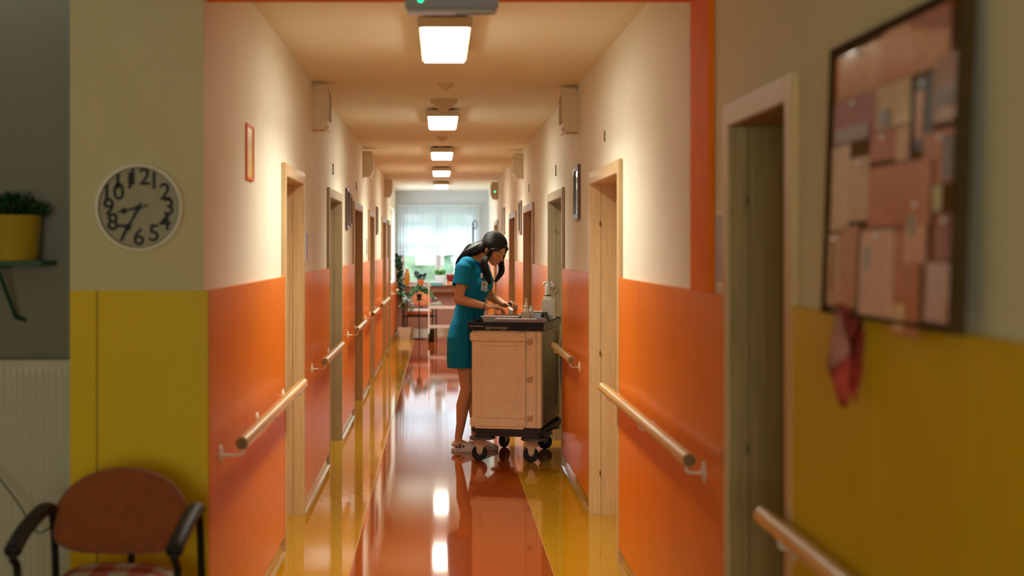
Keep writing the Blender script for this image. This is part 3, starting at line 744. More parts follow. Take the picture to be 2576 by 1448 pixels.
tree(-2.3, 40, 3.6, 1.5, 'blurred green tree seen through the left half of the far window')
tree(-0.2, 45, 3.0, 1.3, 'blurred green tree seen through the middle of the far window')
tree(2.2, 42, 4.0, 1.6, 'blurred green tree seen through the right half of the far window')
structure(MB().span(-14, 14, YE+0.4, 60, -0.9, -0.6).build('ground_outside', mat('grass', (0.60, 0.70, 0.60), 0.9, noise=0.3, nscale=3), smooth=False))  # grass paled like the trees, daylight glare put into its colour

# sheer curtain
def sheer():
    m = bpy.data.materials.new('sheer_curtain_cloth'); m.use_nodes = True; nt = m.node_tree; nt.nodes.clear()
    o = nt.nodes.new('ShaderNodeOutputMaterial'); m1 = nt.nodes.new('ShaderNodeMixShader'); m2 = nt.nodes.new('ShaderNodeMixShader')
    tr = nt.nodes.new('ShaderNodeBsdfTransparent'); tl = nt.nodes.new('ShaderNodeBsdfTranslucent'); df = nt.nodes.new('ShaderNodeBsdfDiffuse')
    tl.inputs[0].default_value = (0.80, 0.88, 0.90, 1); df.inputs[0].default_value = (0.70, 0.74, 0.78, 1)
    m1.inputs[0].default_value = 0.35; m2.inputs[0].default_value = 0.82
    nt.links.new(tl.outputs[0], m1.inputs[1]); nt.links.new(df.outputs[0], m1.inputs[2])
    nt.links.new(tr.outputs[0], m2.inputs[1]); nt.links.new(m1.outputs[0], m2.inputs[2]); nt.links.new(m2.outputs[0], o.inputs[0]); return m
r = empty('sheer_curtain', (0, YE-0.10, 1.47), 0, 'white sheer pleated curtain covering the upper part of the far window', 'curtain')
b = MB(); rr = []
NXC = 220
for k in range(NXC+1):
    x = -0.80+1.54*k/NXC; ph = 2*PI*k/NXC*26
    rr.append([(x+0.004*math.sin(ph*2), 0.020*math.sin(ph)*(0.5+0.5*(1-t)) + 0.008*math.sin(ph*0.37), 0.945*t+(0.012*math.sin(ph*0.19) if t == 0 else 0)) for t in (0, .25, .5, .75, 1)])
b.ring_loft(rr, cap=False, closed=False); b.build('cloth', sheer(), r, angle=80)
MB().cyl((-0.82, 0, 0.95), (0.77, 0, 0.95), 0.010).build('rod', WHITE, r)
# slim dark pole
r = empty('infusion_stand', (0.60, 25.6, 0), 0, 'slim dark pole with a ringed top standing before the far window', 'pole')
w = MB(); w.cyl((0, 0, 0.02), (0, 0, 2.06), 0.014); w.build('pole', DARKM, r)
w = MB(); w.tube([(0.035+0.04*math.cos(a), 0, 2.03-0.07*math.sin(a)) for a in [2*PI*k/20 for k in range(21)]], 0.008, 8); w.build('ring', DARKM, r)
for k in range(5):
    a = 2*PI*k/5; MB().tube([(0, 0, 0.06), (0.22*math.cos(a), 0.22*math.sin(a), 0.02)], 0.012, 8).build('foot', DARKM, r)

# objects on the far sill (sill top z=0.90, y from 26.73 to 27.1)
SY = 26.86; SZ = 0.9005
r = empty('orange_vase', (-0.615, SY, SZ), 0, 'tall orange tapered vase on the left of the far window sill', 'vase')
w = MB(); w.lathe([(0.030, 0), (0.038, 0.005), (0.052, 0.06), (0.060, 0.15), (0.054, 0.21), (0.040, 0.26), (0.030, 0.30), (0.032, 0.32), (0.028, 0.32), (0.026, 0.29)]); w.build('body', mat('orange_glass', (0.9, 0.36, 0.03), 0.25, emit=None, trans=0.3), r)
def pot_plant(x, y, z, pr, ph, pm, fh, fr, fm, n, lab, name='potted_plant', Lr=(0.05, 0.09), wd=0.035, droop=0.0):
    r = empty(name, (x, y, z), 0, lab, 'potted plant')
    MB().lathe([(pr*0.75, 0), (pr*0.78, 0.004), (pr, ph), (pr*1.04, ph), (pr*1.04, ph-0.015), (pr*0.95, ph-0.02), (0.01, ph-0.02)]).build('pot', pm, r)
    def g(i):
        a = random.uniform(0, 2*PI); q = random.uniform(0, 1)**0.5; zz = random.uniform(0, 1)
        p = Vector((math.cos(a)*q*fr*(0.5+0.5*zz), math.sin(a)*q*fr*(0.5+0.5*zz), ph+fh*zz))
        return p, Vector((math.cos(a)+random.uniform(-.5, .5), math.sin(a)+random.uniform(-.5, .5), random.uniform(-0.2, 0.9)-droop)), random.uniform(*Lr), wd
    leaf_mesh(n, g, fm, 'foliage', r)
    MB().tube([(0, 0, ph-0.02), (0.005, 0, ph+fh*0.8)], 0.004, 6).build('stem', fm, r)
    return r
TERR = mat('orange_pot', (0.80, 0.16, 0.03), 0.5)
pot_plant(-0.36, SY, SZ, 0.065, 0.11, TERR, 0.13, 0.085, DGREEN, 110, 'dark bushy plant in an orange pot on the far window sill')
o = MB().box((0, 0, 0.07), (0.17, 0.12, 0.14), bev=0.02).build('flower_trough', mat('white_ceramic', (0.8, 0.8, 0.78), 0.3)); o.location = (0.0, SY+0.03, SZ+0.045)
r = empty('planter', (0.015, SY+0.05, SZ), 0, 'white rectangular planter with light green leaves on the far window sill', 'planter')
bpy.data.objects.remove(o)
w = MB(); w.box((0, 0, 0.12), (0.20, 0.13, 0.15), bev=0.012); w.build('trough', mat('white_ceramic', (0.8, 0.8, 0.78), 0.3), r)
w = MB(); w.box((0, 0, 0.022), (0.23, 0.14, 0.044), bev=0.01); w.build('stand', WHITE, r)
leaf_mesh(90, lambda i: (Vector((random.uniform(-.09, .09), random.uniform(-.04, .04), 0.19+random.uniform(0, .06))), Vector((random.uniform(-1, 1), random.uniform(-1, 1), 0.8)), random.uniform(.05, .09), 0.03), LGREEN, 'foliage', r)
r = empty('teal_box', (-0.06, 26.70, SZ), 0, 'low teal box at the front edge of the far window sill', 'box')
w = MB(); w.box((0, 0, 0.03), (0.22, 0.09, 0.06), bev=0.01); w.build('box_body', mat('teal_card', (0.12, 0.42, 0.40), 0.5), r)
w = MB(); w.box((0, 0, 0.064), (0.225, 0.095, 0.010), bev=0.004); w.build('lid', WHITE, r)
r = empty('red_planter', (0.24, SY, SZ), 0, 'dark red rectangular flower pot with a pink rim on the far window sill', 'planter')
w = MB(); w.ring_loft([[(sx*a, sy*b_, z) for sx, sy in ((-1, -1), (1, -1), (1, 1), (-1, 1))] for z, a, b_ in ((0.0, .095, .06), (0.20, .115, .075))]); w.build('pot', mat('deep_red_ceramic', (0.22, 0.006, 0.008), 0.3), r)
w = MB(); w.box((0, 0, 0.212), (0.25, 0.165, 0.024), bev=0.005); w.build('rim', mat('pink_ceramic', (0.55, 0.25, 0.22), 0.4), r)
r = empty('orange_bag', (0.20, 26.69, SZ), 0, 'crumpled cream and orange bag on the front of the far window sill', 'bag')
w = MB(); w.ell((0.06, 0, 0.035), (0.13, 0.06, 0.035)); w.ell((0.12, 0.01, 0.06), (0.07, 0.05, 0.04)); w.ell((-0.04, 0, 0.022), (0.08, 0.05, 0.022)); w.build('bag_body', mat('cream_cloth', (0.62, 0.50, 0.34), 0.8, bump=0.5, bscale=30), r)
w = MB(); w.ell((-0.02, -0.02, 0.055), (0.05, 0.03, 0.03)); w.build('fold', mat('orange_cloth', (0.85, 0.16, 0.02), 0.8), r)

# hanging ivy on the left wall near the window
r = empty('hanging_ivy', (-0.80, 26.55, 1.25), 0, 'dark green ivy hanging from a small wall pot left of the far window', 'plant')
MB().lathe([(0.02, 0), (0.045, 0.01), (0.05, 0.10), (0.045, 0.10), (0.01, 0.09)], (0.01, 0, 0.06)).build('wall_pot', DARKM, r)
def g_iv(i):
    t = i/150; x = 0.02+0.06*t+random.uniform(-0.045, 0.055); z = 0.26-0.80*t+random.uniform(-.03, .03)
    return Vector((x, random.uniform(-.08, .06), z)), Vector((random.uniform(-.4, .8), random.uniform(-1, .2), random.uniform(-1, 0.1))), random.uniform(0.06, 0.10), 0.07
leaf_mesh(150, g_iv, DGREEN, 'foliage', r)
w = MB(); w.tube(smoothpath([(0.01, 0, 0.16), (0.05, -0.02, 0.22), (0.05, -0.02, 0.0), (0.07, -0.03, -0.25), (0.10, -0.02, -0.5)], 5), 0.004, 6); w.build('stem', DGREEN, r)

# trellis plant on the floor
r = empty('floor_plant', (-0.62, 25.3, 0), 0, 'trailing ivy on a dark stick in a white square pot on the floor', 'potted plant')
w = MB(); w.ring_loft([[(sx*a, sy*a, z) for sx, sy in ((-1, -1), (1, -1), (1, 1), (-1, 1))] for z, a in ((0.0, .085), (0.19, .118), (0.20, .118), (0.20, .108), (0.17, .104))]); w.build('pot', mat('cream_pot', (0.62, 0.52, 0.40), 0.5), r)
MB().span(-0.10, 0.10, -0.10, 0.10, 0.165, 0.172).build('soil', mat('soil', (0.03, 0.02, 0.01), 0.9), r)
MB().cyl((0, 0, 0.17), (-0.01, 0, 0.62), 0.010, seg=10).build('stick', BLACK, r)
def g_tr(i):
    a = random.uniform(0, 2*PI); q = random.uniform(0.2, 1)*0.12
    return Vector((0.02+math.cos(a)*q, math.sin(a)*q, 0.62+random.uniform(-.12, .20))), Vector((math.cos(a), math.sin(a), random.uniform(-.8, .4))), random.uniform(0.05, 0.08), 0.05
leaf_mesh(60, g_tr, GREEN, 'foliage', r)
b = leaf_mesh(26, g_tr, mat('variegated_leaf', (0.42, 0.55, 0.55), 0.4), 'pale_leaves', r)
# plant on the small stool in front of chair back
r = empty('ivy_plant', (-0.36, 25.1, 0), 0, 'ivy arching over the orange chair from a slim black stand', 'plant')
w = MB(); w.cyl((0, 0, 0.01), (0, 0, 0.70), 0.009, seg=10); w.lathe([(0.12, 0), (0.12, 0.01), (0.02, 0.02)]); w.lathe([(0.06, 0.69), (0.07, 0.70), (0.06, 0.71)][0:3]); w.build('stand', BLACK, r)
MB().lathe([(0.035, 0.71), (0.05, 0.80), (0.045, 0.80), (0.01, 0.79)]).build('pot', DARKM, r)
def g_ar(i):
    t = random.uniform(-1, 1); x = 0.02+0.20*t; z = 0.93-0.22*t*t+random.uniform(-.05, .05)
    return Vector((x, random.uniform(-.06, .06), z)), Vector((t+random.uniform(-.5, .5), random.uniform(-1, .3), random.uniform(-1, .3))), random.uniform(.05, .085), 0.055
leaf_mesh(95, g_ar, GREEN, 'foliage', r)
leaf_mesh(24, g_ar, mat('variegated_leaf', (0.42, 0.55, 0.55), 0.4), 'pale_leaves', r)
w = MB()
for sx in (-1, 1): w.tube(smoothpath([(0, 0, 0.79), (sx*0.08, 0, 0.93), (sx*0.20, 0, 0.75)], 5), 0.004, 6)
w.build('stem', GREEN, r)

# far armchair
r = empty('armchair', (-0.36, 25.75, 0), R(-8), 'distant orange backed armchair with a white seat pad and thin black legs', 'chair')
CHF2 = mat('orange_upholstery', (0.52, 0.15, 0.05), 0.85)
rounded_pad(0, 0.68, 0.185, 0.12, 0.17, 0.05, 0.03, 0.21, 0.12).build('backrest', CHF2, r, angle=60)
MB().box((0, 0, 0.43), (0.48, 0.46, 0.06), bev=0.025).build('seat', CHF2, r, angle=60)
for sx in (-1, 1):
    x = sx*0.27; w = MB()
    w.tube(smoothpath([(x, 0.22, 0), (x, 0.21, 0.3), (x, 0.19, 0.64), (x, 0.14, 0.68), (x, -0.18, 0.665), (x, -0.24, 0.60), (x, -0.25, 0.3), (x, -0.26, 0)], 5), 0.012, 10); w.tube([(x, 0.21, 0.38), (x, -0.25, 0.38)], 0.010, 8)
    w.build('side_frame', BLACK, r)
    MB().tube([(x, 0.13, 0.69), (x, -0.19, 0.675)], [0.02, 0.018], 10, flat=1.2).build('arm_pad', mat('silver_arm', (0.45, 0.48, 0.5), 0.3), r)
for yy in (-0.22, 0.2): MB().tube([(-0.27, yy, 0.38), (0.27, yy, 0.38)], 0.010, 8).build('stretcher', BLACK, r)
MB().tube([(0, 0.215, 0.38), (0, 0.22, 0.66)], 0.012, 8).build('back_post', BLACK, r)
o = MB().box((0, 0, 0), (0.42, 0.38, 0.045), bev=0.018).build('seat_pad', WHITE, angle=60); o.location = (-0.37, 25.72, 0.483); tag(o, 'white seat pad on the distant orange armchair', 'cushion')

# small white trolley by the far window
r = empty('serving_trolley', (0.03, 24.6, 0), 0, 'low white two shelf trolley with thin posts near the far window', 'trolley')
for z in (0.60, 0.27):
    w = MB(); w.span(-0.22, 0.32, -0.22, 0.22, z-0.02, z, bev=0.004); w.span(-0.23, 0.33, -0.23, -0.215, z-0.03, z+0.02); w.build('shelf', WHITE, r)
for x, y, h in ((-0.215, -0.21, 1.02), (0.315, -0.21, 0.66), (-0.215, 0.21, 0.66), (0.315, 0.21, 0.66)):
    MB().cyl((x, y, 0.13), (x, y, h), 0.009, seg=10).build('post', CHROME, r)
    f_ = MB().span(x-0.012, x+0.012, y-0.02, y+0.02, 0.06, 0.14).build('castor', DARKM, r)
    MB().cyl((x-0.012, y, 0.05), (x+0.012, y, 0.05), 0.05, seg=20).build('wheel', BLACK, f_)
o = MB().tube([(0, 0, 0.001), (0, 0, 0.02), (0, 0, 0.22), (0, 0, 0.235)], [0.035, 0.042, 0.042, 0.03], 20).build('waste_canister', BLACK); o.location = (-0.13, 24.30, 0.0); tag(o, 'black cylinder standing on the floor before the low white trolley', 'canister')
o = MB(); o.ell((0, 0, 0.035), (0.12, 0.09, 0.035)); o.ell((0.04, 0, 0.055), (0.06, 0.05, 0.03)); o = o.build('folded_cloth', mat('grey_cloth', (0.22, 0.20, 0.17), 0.9, bump=0.5, bscale=25)); o.location = (-0.06, 24.6, 0.60); tag(o, 'grey crumpled cloth on the top shelf of the distant white trolley', 'cloth')

# ---------------------------------------------------------------- medicine trolley
TR = R(-13.2)
CO = Vector((0.237, 10.675, 0))        # its front left corner on the floor
SAL = mat('salmon_laminate', (0.80, 0.60, 0.35), 0.5, noise=0.05, nscale=10, bump=0.03, bscale=60)
def scratch():
    m = mat('scratched_metal_side', (0.30, 0.25, 0.14), 0.45, metal=0.35, noise=0.35, nscale=22, stretch=(6, 6, 1), bump=0.1, bscale=80); return m
BASE = mat('black_base_plastic', (0.018, 0.012, 0.010), 0.45)
BUMP = mat('grey_bumper', (0.10, 0.085, 0.065), 0.6)
cart = empty('medicine_trolley', CO, TR, 'salmon coloured medicine trolley on castors with a black top in front of the nurse', 'trolley')
Wc, Lc = 0.535, 0.90
w = MB(); w.span(0.004, Wc-0.004, 0.012, Lc, 0.262, 0.99, bev=0.006); w.build('carcass', SAL, cart)
w = MB(); w.span(Wc-0.0035, Wc+0.004, 0.03, Lc-0.03, 0.275, 0.985, bev=0.002); w.build('side_panel', scratch(), cart)
w = MB(); w.span(-0.004, 0.0035, 0.03, Lc-0.03, 0.275, 0.985, bev=0.002); w.build('side_panel', scratch(), cart)
# front door with recessed field
w = MB()
X0, X1, Z0, Z1 = 0.018, 0.413, 0.270, 0.968
fx0, fx1, fz0, fz1 = 0.075, 0.352, 0.372, 0.880
w.span(X0, fx0, -0.010, 0.012, 0.335, 0.905, bev=0.002); w.span(fx1, X1, -0.010, 0.012, 0.335, 0.905, bev=0.002)
w.span(fx0, fx1, -0.010, 0.012, 0.335, fz0, bev=0.0005); w.span(fx0, fx1, -0.010, 0.012, fz1, 0.905, bev=0.0005)
w.span(fx0, fx1, -0.003, 0.012, fz0, fz1)
bv = 0.010
for a, b_ in (((fx0, fz0), (fx1, fz0)), ((fx1, fz0), (fx1, fz1)), ((fx1, fz1), (fx0, fz1)), ((fx0, fz1), (fx0, fz0))):
    w.tube([(a[0], -0.0045, a[1]), (b_[0], -0.0045, b_[1])], 0.006, 8)
dr = w.build('door', SAL, cart)
w = MB(); w.span(-0.008, X1+0.003, -0.020, 0.012, 0.268, 0.333, bev=0.008); w.build('lower_rail', SAL, cart)
w = MB(); w.span(-0.008, X1+0.003, -0.020, 0.012, 0.908, 0.975, bev=0.008); w.build('upper_rail', SAL, cart)
w = MB(); w.span(0.03, 0.40, -0.016, -0.006, 0.256, 0.268, bev=0.002); w.span(0.05, 0.36, -0.02, -0.008, 0.976, 0.984, bev=0.002); w.build('edge_strip', SAL, cart)
SCR = mat('dark_screw', (0.06, 0.03, 0.015), 0.5)
for x, z in ((0.03, 0.297), (0.205, 0.297), (0.36, 0.294), (0.395, 0.294), (0.045, 0.95), (0.26, 0.95), (0.345, 0.95), (0.39, 0.95)):
    MB().cyl((x, -0.0215, z), (x, -0.0195, z), 0.0032, seg=10).build('screw', SCR, cart)
w = MB(); w.span(0.419, 0.492, -0.003, 0.012, 0.268, 0.985, bev=0.002); w.build('hinge_strip', SAL, cart)
w = MB(); w.span(0.495, 0.531, -0.001, 0.012, 0.268, 0.985, bev=0.004); w.build('corner_post', SAL, cart)
for z in (0.335, 0.625, 0.905):
    w = MB(); w.span(0.425, 0.462, -0.0075, -0.003, z-0.022, z+0.022, bev=0.002); w.span(0.462, 0.470, -0.006, -0.003, z-0.010, z+0.032, bev=0.001); w.build('hinge', mat('salmon_hinge', (0.50, 0.30, 0.15), 0.4), cart)
# base, bumpers, castors
w = MB(); w.span(0.0, Wc, 0.0, Lc, 0.225, 0.258, bev=0.010); w.span(0.03, 0.15, 0.01, Lc-0.01, 0.185, 0.226, bev=0.008); w.span(Wc-0.14, Wc-0.02, 0.01, Lc-0.01, 0.185, 0.226, bev=0.008); w.span(0.03, Wc-0.03, 0.02, 0.10, 0.195, 0.226, bev=0.006); w.span(0.03, Wc-0.03, Lc-0.10, Lc-0.02, 0.195, 0.226, bev=0.006)
w.build('base', BASE, cart)
w = MB(); w.tube(smoothpath([(Wc, 0.05, 0.235), (Wc+0.03, 0.30, 0.235), (Wc+0.035, 0.6, 0.235), (Wc, Lc-0.03, 0.235)], 5), 0.018, 12); w.build('side_bumper', BASE, cart)
CAST = mat('cream_castor_fork', (0.60, 0.42, 0.26), 0.4)
def castor(x, y, a, front=True):
    c = MB(); c.lathe([(0.094, 0.166), (0.098, 0.170), (0.098, 0.180), (0.094, 0.184)], (x, y, 0), 36); c.build('bumper_disc', BUMP, cart)
    fm = CAST if front else mat('steel_castor_fork', (0.25, 0.23, 0.2), 0.3, metal=0.7)
    d = Vector((math.cos(a), math.sin(a), 0)); n = Vector((-d.y, d.x, 0)); o_ = Vector((x, y, 0)) + d*0.022
    w = MB()
    pr = [(-0.062, 0.125), (-0.052, 0.142), (-0.02, 0.162), (0.04, 0.164), (0.046, 0.13), (0.030, 0.115), (0.018, 0.060), (0.0, 0.046), (-0.016, 0.060), (-0.030, 0.108)]
    for sgn in (-1, 1):
        w.poly([tuple(o_+d*p+Vector((0, 0, q))+n*sgn*0.022) for p, q in pr], tuple(n*sgn*0.004))
    w.poly([tuple(o_+d*p+Vector((0, 0, q))-n*0.022) for p, q in ((-0.052, 0.142), (-0.02, 0.162), (0.04, 0.164), (0.04, 0.156), (-0.016, 0.154), (-0.046, 0.134))], tuple(n*0.044))
    w.cyl(tuple(Vector((x, y, 0.16))), tuple(Vector((x, y, 0.186))), 0.022)
    fk = w.build('castor_fork', fm, cart, angle=30)
    c_ = o_+Vector((0, 0, 0.0585))
    w = MB(); Mw = Matrix.Rotation(math.atan2(n.y, n.x), 4, 'Z') @ Matrix.Rotation(PI/2, 4, 'Y')
    w.lathe([(0.035, -0.013), (0.052, -0.014), (0.058, -0.009), (0.058, 0.009), (0.052, 0.014), (0.035, 0.013)], c_, 36, Mw); w.build('wheel', BLACK, fk)
    w = MB(); w.cyl(tuple(c_-n*0.028), tuple(c_+n*0.028), 0.006, seg=12); w.build('axle', mat('axle_bolt', (0.35, 0.26, 0.18), 0.4), fk)
castor(0.068, 0.085, R(196)); castor(0.462, 0.085, R(180+13)); castor(0.085, Lc-0.085, R(60), False); castor(0.45, Lc-0.085, R(200), False)
# black top with a grey metal rail
TOPM = mat('black_rubber_top', (0.010, 0.010, 0.012), 0.55, spec=0.3); GRM2 = mat('dull_grey_metal', (0.14, 0.13, 0.10), 0.45, metal=0.3)
tx0, tx1, ty0, ty1 = -0.022, Wc+0.015, -0.028, Lc+0.02
w = MB(); w.span(tx0, tx1, ty0, ty1, 0.990, 1.030, bev=0.006)
w.span(tx0, tx1, ty0, ty0+0.012, 1.030, 1.052, bev=0.003); w.span(tx0, tx1, ty1-0.012, ty1, 1.030, 1.052, bev=0.003); w.span(tx0, tx0+0.012, ty0+0.012, ty1-0.012, 1.030, 1.052, bev=0.003); w.span(tx1-0.012, tx1, ty0+0.012, ty1-0.012, 1.030, 1.052, bev=0.003)
w.build('worktop', TOPM, cart)
w = MB(); w.span(tx1+0.0, tx1+0.006, ty0+0.01, ty1, 0.994, 1.045, bev=0.001); w.build('side_rail', GRM2, cart)
for x in (0.14, 0.255): MB().span(x-0.014 if x > 0.2 else x-0.016, x+0.012, ty0-0.010, ty0, 0.992, 1.022, bev=0.002).build('clip', GRM2, cart)
MB().span(0.112, 0.285, ty0-0.008, ty0-0.001, 1.000, 1.019, bev=0.002).build('rail_slider', GRM2, cart)
def on_cart(x, y, z=1.0305): return Matrix.Translation(CO) @ Matrix.Rotation(TR, 4, 'Z') @ Vector((x, y, z))
def item(name, x, y, lab, cat, z=1.0305, rz=0.0, group=None):
    p = on_cart(x, y, z); return empty(name, p, TR+rz, lab, cat, group)
r = item('paper_slip', 0.055, -0.029, 'white paper slip stuck on the front edge of the trolley top', 'paper', 1.026)
MB().span(-0.06, 0.045, -0.016, 0.0, -0.006, -0.004).build('sheet', mat('white_paper', (0.8, 0.8, 0.78), 0.6), r, smooth=False)
# shallow white tray
def hollow(x, y, z0, z1, inset, th):
    rr = []
    for z, a in ((z0, inset), (z1, 0), (z1+0.001, -0.006), (z1+0.004, -0.006), (z1+0.004, th), (z0+0.004, inset+th)):
        xx, yy = x/2-a, y/2-a; ring = []
        for cx_, cy_, a0 in ((xx, yy, 0), (-xx, yy, 90), (-xx, -yy, 180), (xx, -yy, 270)):
            rad = 0.02
            for k in range(5):
                an = R(a0+22.5*k); ring.append((cx_-math.copysign(rad, cx_)+rad*math.cos(an), cy_-math.copysign(rad, cy_)+rad*math.sin(an), z))
        rr.append(ring)
    w = MB(); w.ring_loft(rr); return w
r = item('plastic_tray', 0.185, 0.22, 'shallow pinkish white plastic tray beside the nurse on the trolley top', 'tray', 1.0305)
hollow(0.27, 0.20, 0.0, 0.052, 0.018, 0.003).build('body', mat('frosted_white_plastic', (0.66, 0.56, 0.52), 0.35, sss=0.1), r)
MB().span(-0.05, 0.08, -0.088, -0.0855, 0.012, 0.034).build('label', mat('blue_grey_label', (0.30, 0.30, 0.40), 0.5), r)
r = item('lavender_folder', 0.378, 0.030, 'flat lavender grey folder at the front edge of the trolley top', 'folder', 1.0525)
LAV = mat('lavender_plastic', (0.22, 0.19, 0.28), 0.35, coat=0.3)
MB().box((0, 0, 0.008), (0.37, 0.115, 0.016), bev=0.004).build('cover', LAV, r)
MB().box((-0.008, 0, 0.0205), (0.38, 0.11, 0.008), bev=0.003).build('sheet_stack', mat('greyish_paper', (0.45, 0.40, 0.42), 0.5), r)
MB().span(0.12, 0.17, -0.045, 0.045, 0.0255, 0.034, bev=0.002).build('clip', LAV, r)
# dispenser bottle in a square beaker
r = item('square_beaker', 0.390, 0.17, 'clear square plastic beaker holding the spray bottle on the trolley', 'beaker', 1.0305)
w = MB(); w.span(-0.034, 0.034, -0.034, -0.031, 0.0, 0.092); w.span(-0.034, 0.034, 0.031, 0.034, 0.0, 0.092); w.span(-0.034, -0.031, -0.031, 0.031, 0.0, 0.092); w.span(0.031, 0.034, -0.031, 0.031, 0, 0.092); w.span(-0.034, 0.034, -0.034, 0.034, 0, 0.003)
w.build('beaker_body', mat('milky_plastic', (0.80, 0.70, 0.58), 0.25, trans=0.35), r)
r = item('spray_bottle', 0.390, 0.17, 'white dropper bottle with a long conical nozzle standing in the square beaker', 'bottle', 1.034)
w = MB(); w.lathe([(0.0, 0), (0.024, 0.001), (0.026, 0.006), (0.026, 0.075), (0.022, 0.105), (0.015, 0.122), (0.013, 0.124)]); w.build('bottle_body', mat('cream_bottle', (0.78, 0.66, 0.50), 0.35, sss=0.1), r)
w = MB(); w.lathe([(0.0, 0.123), (0.019, 0.124), (0.019, 0.134), (0.013, 0.138), (0.011, 0.158), (0.007, 0.166), (0.006, 0.188), (0.003, 0.192), (0.0, 0.192)]); w.build('nozzle', mat('cream_bottle', (0.78, 0.66, 0.50), 0.35), r)
r = item('small_bottle', 0.414, 0.245, 'short white rounded bottle just behind the spray bottle on the trolley', 'bottle', 1.0305)
w = MB(); w.lathe([(0.0, 0), (0.022, 0.001), (0.022, 0.08), (0.012, 0.118), (0.008, 0.125), (0.0, 0.126)]); w.build('bottle_body', WHITE, r)
MB().lathe([(0, 0.1262), (0.009, 0.1263), (0.009, 0.135), (0, 0.136)]).build('cap', WHITE, r)
# grey sloped file box
r = item('card_file_box', 0.410, 0.38, 'grey card file box with a sloped front behind the bottles on the trolley', 'box', 1.0305)
GBX = mat('grey_card_box', (0.26, 0.26, 0.24), 0.5, noise=0.06)
w = MB(); w.poly([(-0.065, -0.09, 0.0), (-0.065, 0.09, 0.0), (-0.065, 0.09, 0.082), (-0.065, -0.03, 0.082)], (0.13, 0, 0)); w.build('box_body', GBX, r, smooth=False)
MB().span(-0.067, 0.067, -0.032, 0.092, 0.0825, 0.087).build('lid', mat('pale_paper_lid', (0.62, 0.60, 0.52), 0.6), r)
# dark binder wedge
r = item('black_binder', 0.512, 0.19, 'black tent shaped stand at the right of the trolley top', 'stand', 1.0305)
w = MB(); w.poly([(-0.033, 0, 0), (-0.025, 0, 0), (0.0, 0, 0.07), (0.020, 0, 0), (0.026, 0, 0), (0.004, 0, 0.084), (-0.003, 0, 0.084)], (0, 0.19, 0)); w.build('stand_body', TOPM, r, smooth=False)
# dark steel pan
r = item('steel_pan', 0.19, 0.46, 'dark steel instrument tray lying at the back of the trolley under her hands', 'tray', 1.0305)
hollow(0.24, 0.22, 0.0, 0.048, 0.02, 0.003).build('pan_body', mat('brushed_dark_steel', (0.16, 0.15, 0.12), 0.35, metal=0.6), r)
r = item('tweezers', 0.17, 0.375, 'thin dark tweezers resting across the rim of the steel instrument tray', 'tweezers', 1.0845)
w = MB(); w.tube([(-0.08, 0, 0.002), (0.0, 0.004, 0.004), (0.08, 0, 0.002)], 0.002, 6); w.tube([(-0.08, 0, 0.002), (0.0, -0.006, 0.004), (0.08, -0.004, 0.002)], 0.002, 6); w.build('arms', DARKM, r)
# white sterile box with pump bottle
r = item('white_dispenser_box', 0.482, 0.62, 'white upright box on the grey file box end of the trolley, carrying a pump', 'box', 1.0305)
w = MB(); w.span(-0.040, 0.055, -0.045, 0.045, 0.071, 0.172, bev=0.004); w.span(-0.040, 0.055, -0.045, 0.045, 0.0, 0.0705, bev=0.003); w.build('box_body', WHITE, r)
MB().span(-0.030, 0.035, -0.030, 0.030, 0.1725, 0.195, bev=0.004).build('collar', WHITE, r)
r2 = item('pump_bottle', 0.484, 0.62, 'white plastic pump head with clear wrap on top of the white dispenser box', 'pump', 1.2260)
w = MB(); w.lathe([(0, 0), (0.024, 0.0005), (0.026, 0.004), (0.026, 0.012), (0.022, 0.016)], (0, 0, 0)); w.build('ring', mat('olive_ring', (0.14, 0.12, 0.07), 0.4), r2)
w = MB(); w.lathe([(0.022, 0.016), (0.023, 0.05), (0.022, 0.085), (0.016, 0.098), (0, 0.10)]); w.tube(smoothpath([(0, 0, 0.09), (-0.018, 0, 0.108), (-0.036, 0, 0.094)], 4), 0.010, 10); w.build('pump_head', WHITE, r2)
w = MB(); w.ell((0.045, 0, 0.075), (0.024, 0.022, 0.026)); w.ell((0.062, 0, 0.045), (0.026, 0.02, 0.03)); w.ell((0.035, 0.004, 0.10), (0.016, 0.016, 0.015)); w.build('clear_wrap', mat('crumpled_clear_wrap', (0.72, 0.66, 0.55), 0.15, trans=0.5, bump=0.8, bscale=40), r2)
r = item('clear_cup', 0.515, 0.50, 'small clear plastic cup beside the black tent stand on the trolley', 'cup', 1.0305)
w = MB(); w.lathe([(0.019, 0), (0.020, 0.001), (0.026, 0.055), (0.0265, 0.056), (0.0245, 0.056), (0.018, 0.004), (0.0, 0.004)]); w.build('cup_body', mat('clear_plastic', (0.85, 0.85, 0.85), 0.1, trans=0.8), r)
r = item('white_napkin', 0.490, 0.80, 'folded white napkin at the far right corner of the trolley top', 'napkin', 1.0305)
MB().box((0, 0, 0.008), (0.07, 0.10, 0.016), bev=0.005).build('cloth', WHITE, r)
# pale plastic bag hanging at the far side of the trolley
r = item('waste_bag', 0.590, 0.80, 'pale bluish plastic waste bag hanging on the far right side of the trolley', 'bag', 0.34)
w = MB(); rr = []
for k in range(10):
    t = k/9; rr.append([((0.020+0.012*math.sin(t*PI))*math.cos(a)*(1+0.15*math.sin(3*a+t*5)), 0.09*(0.7+0.3*math.sin(t*PI))*math.sin(a)*(1+0.08*math.sin(5*a)), 0.62*t) for a in [2*PI*j/24 for j in range(24)]])
w.ring_loft(rr); w.build('bag_body', mat('bluish_bag', (0.45, 0.52, 0.68), 0.35, bump=0.5, bscale=20), r, angle=80)

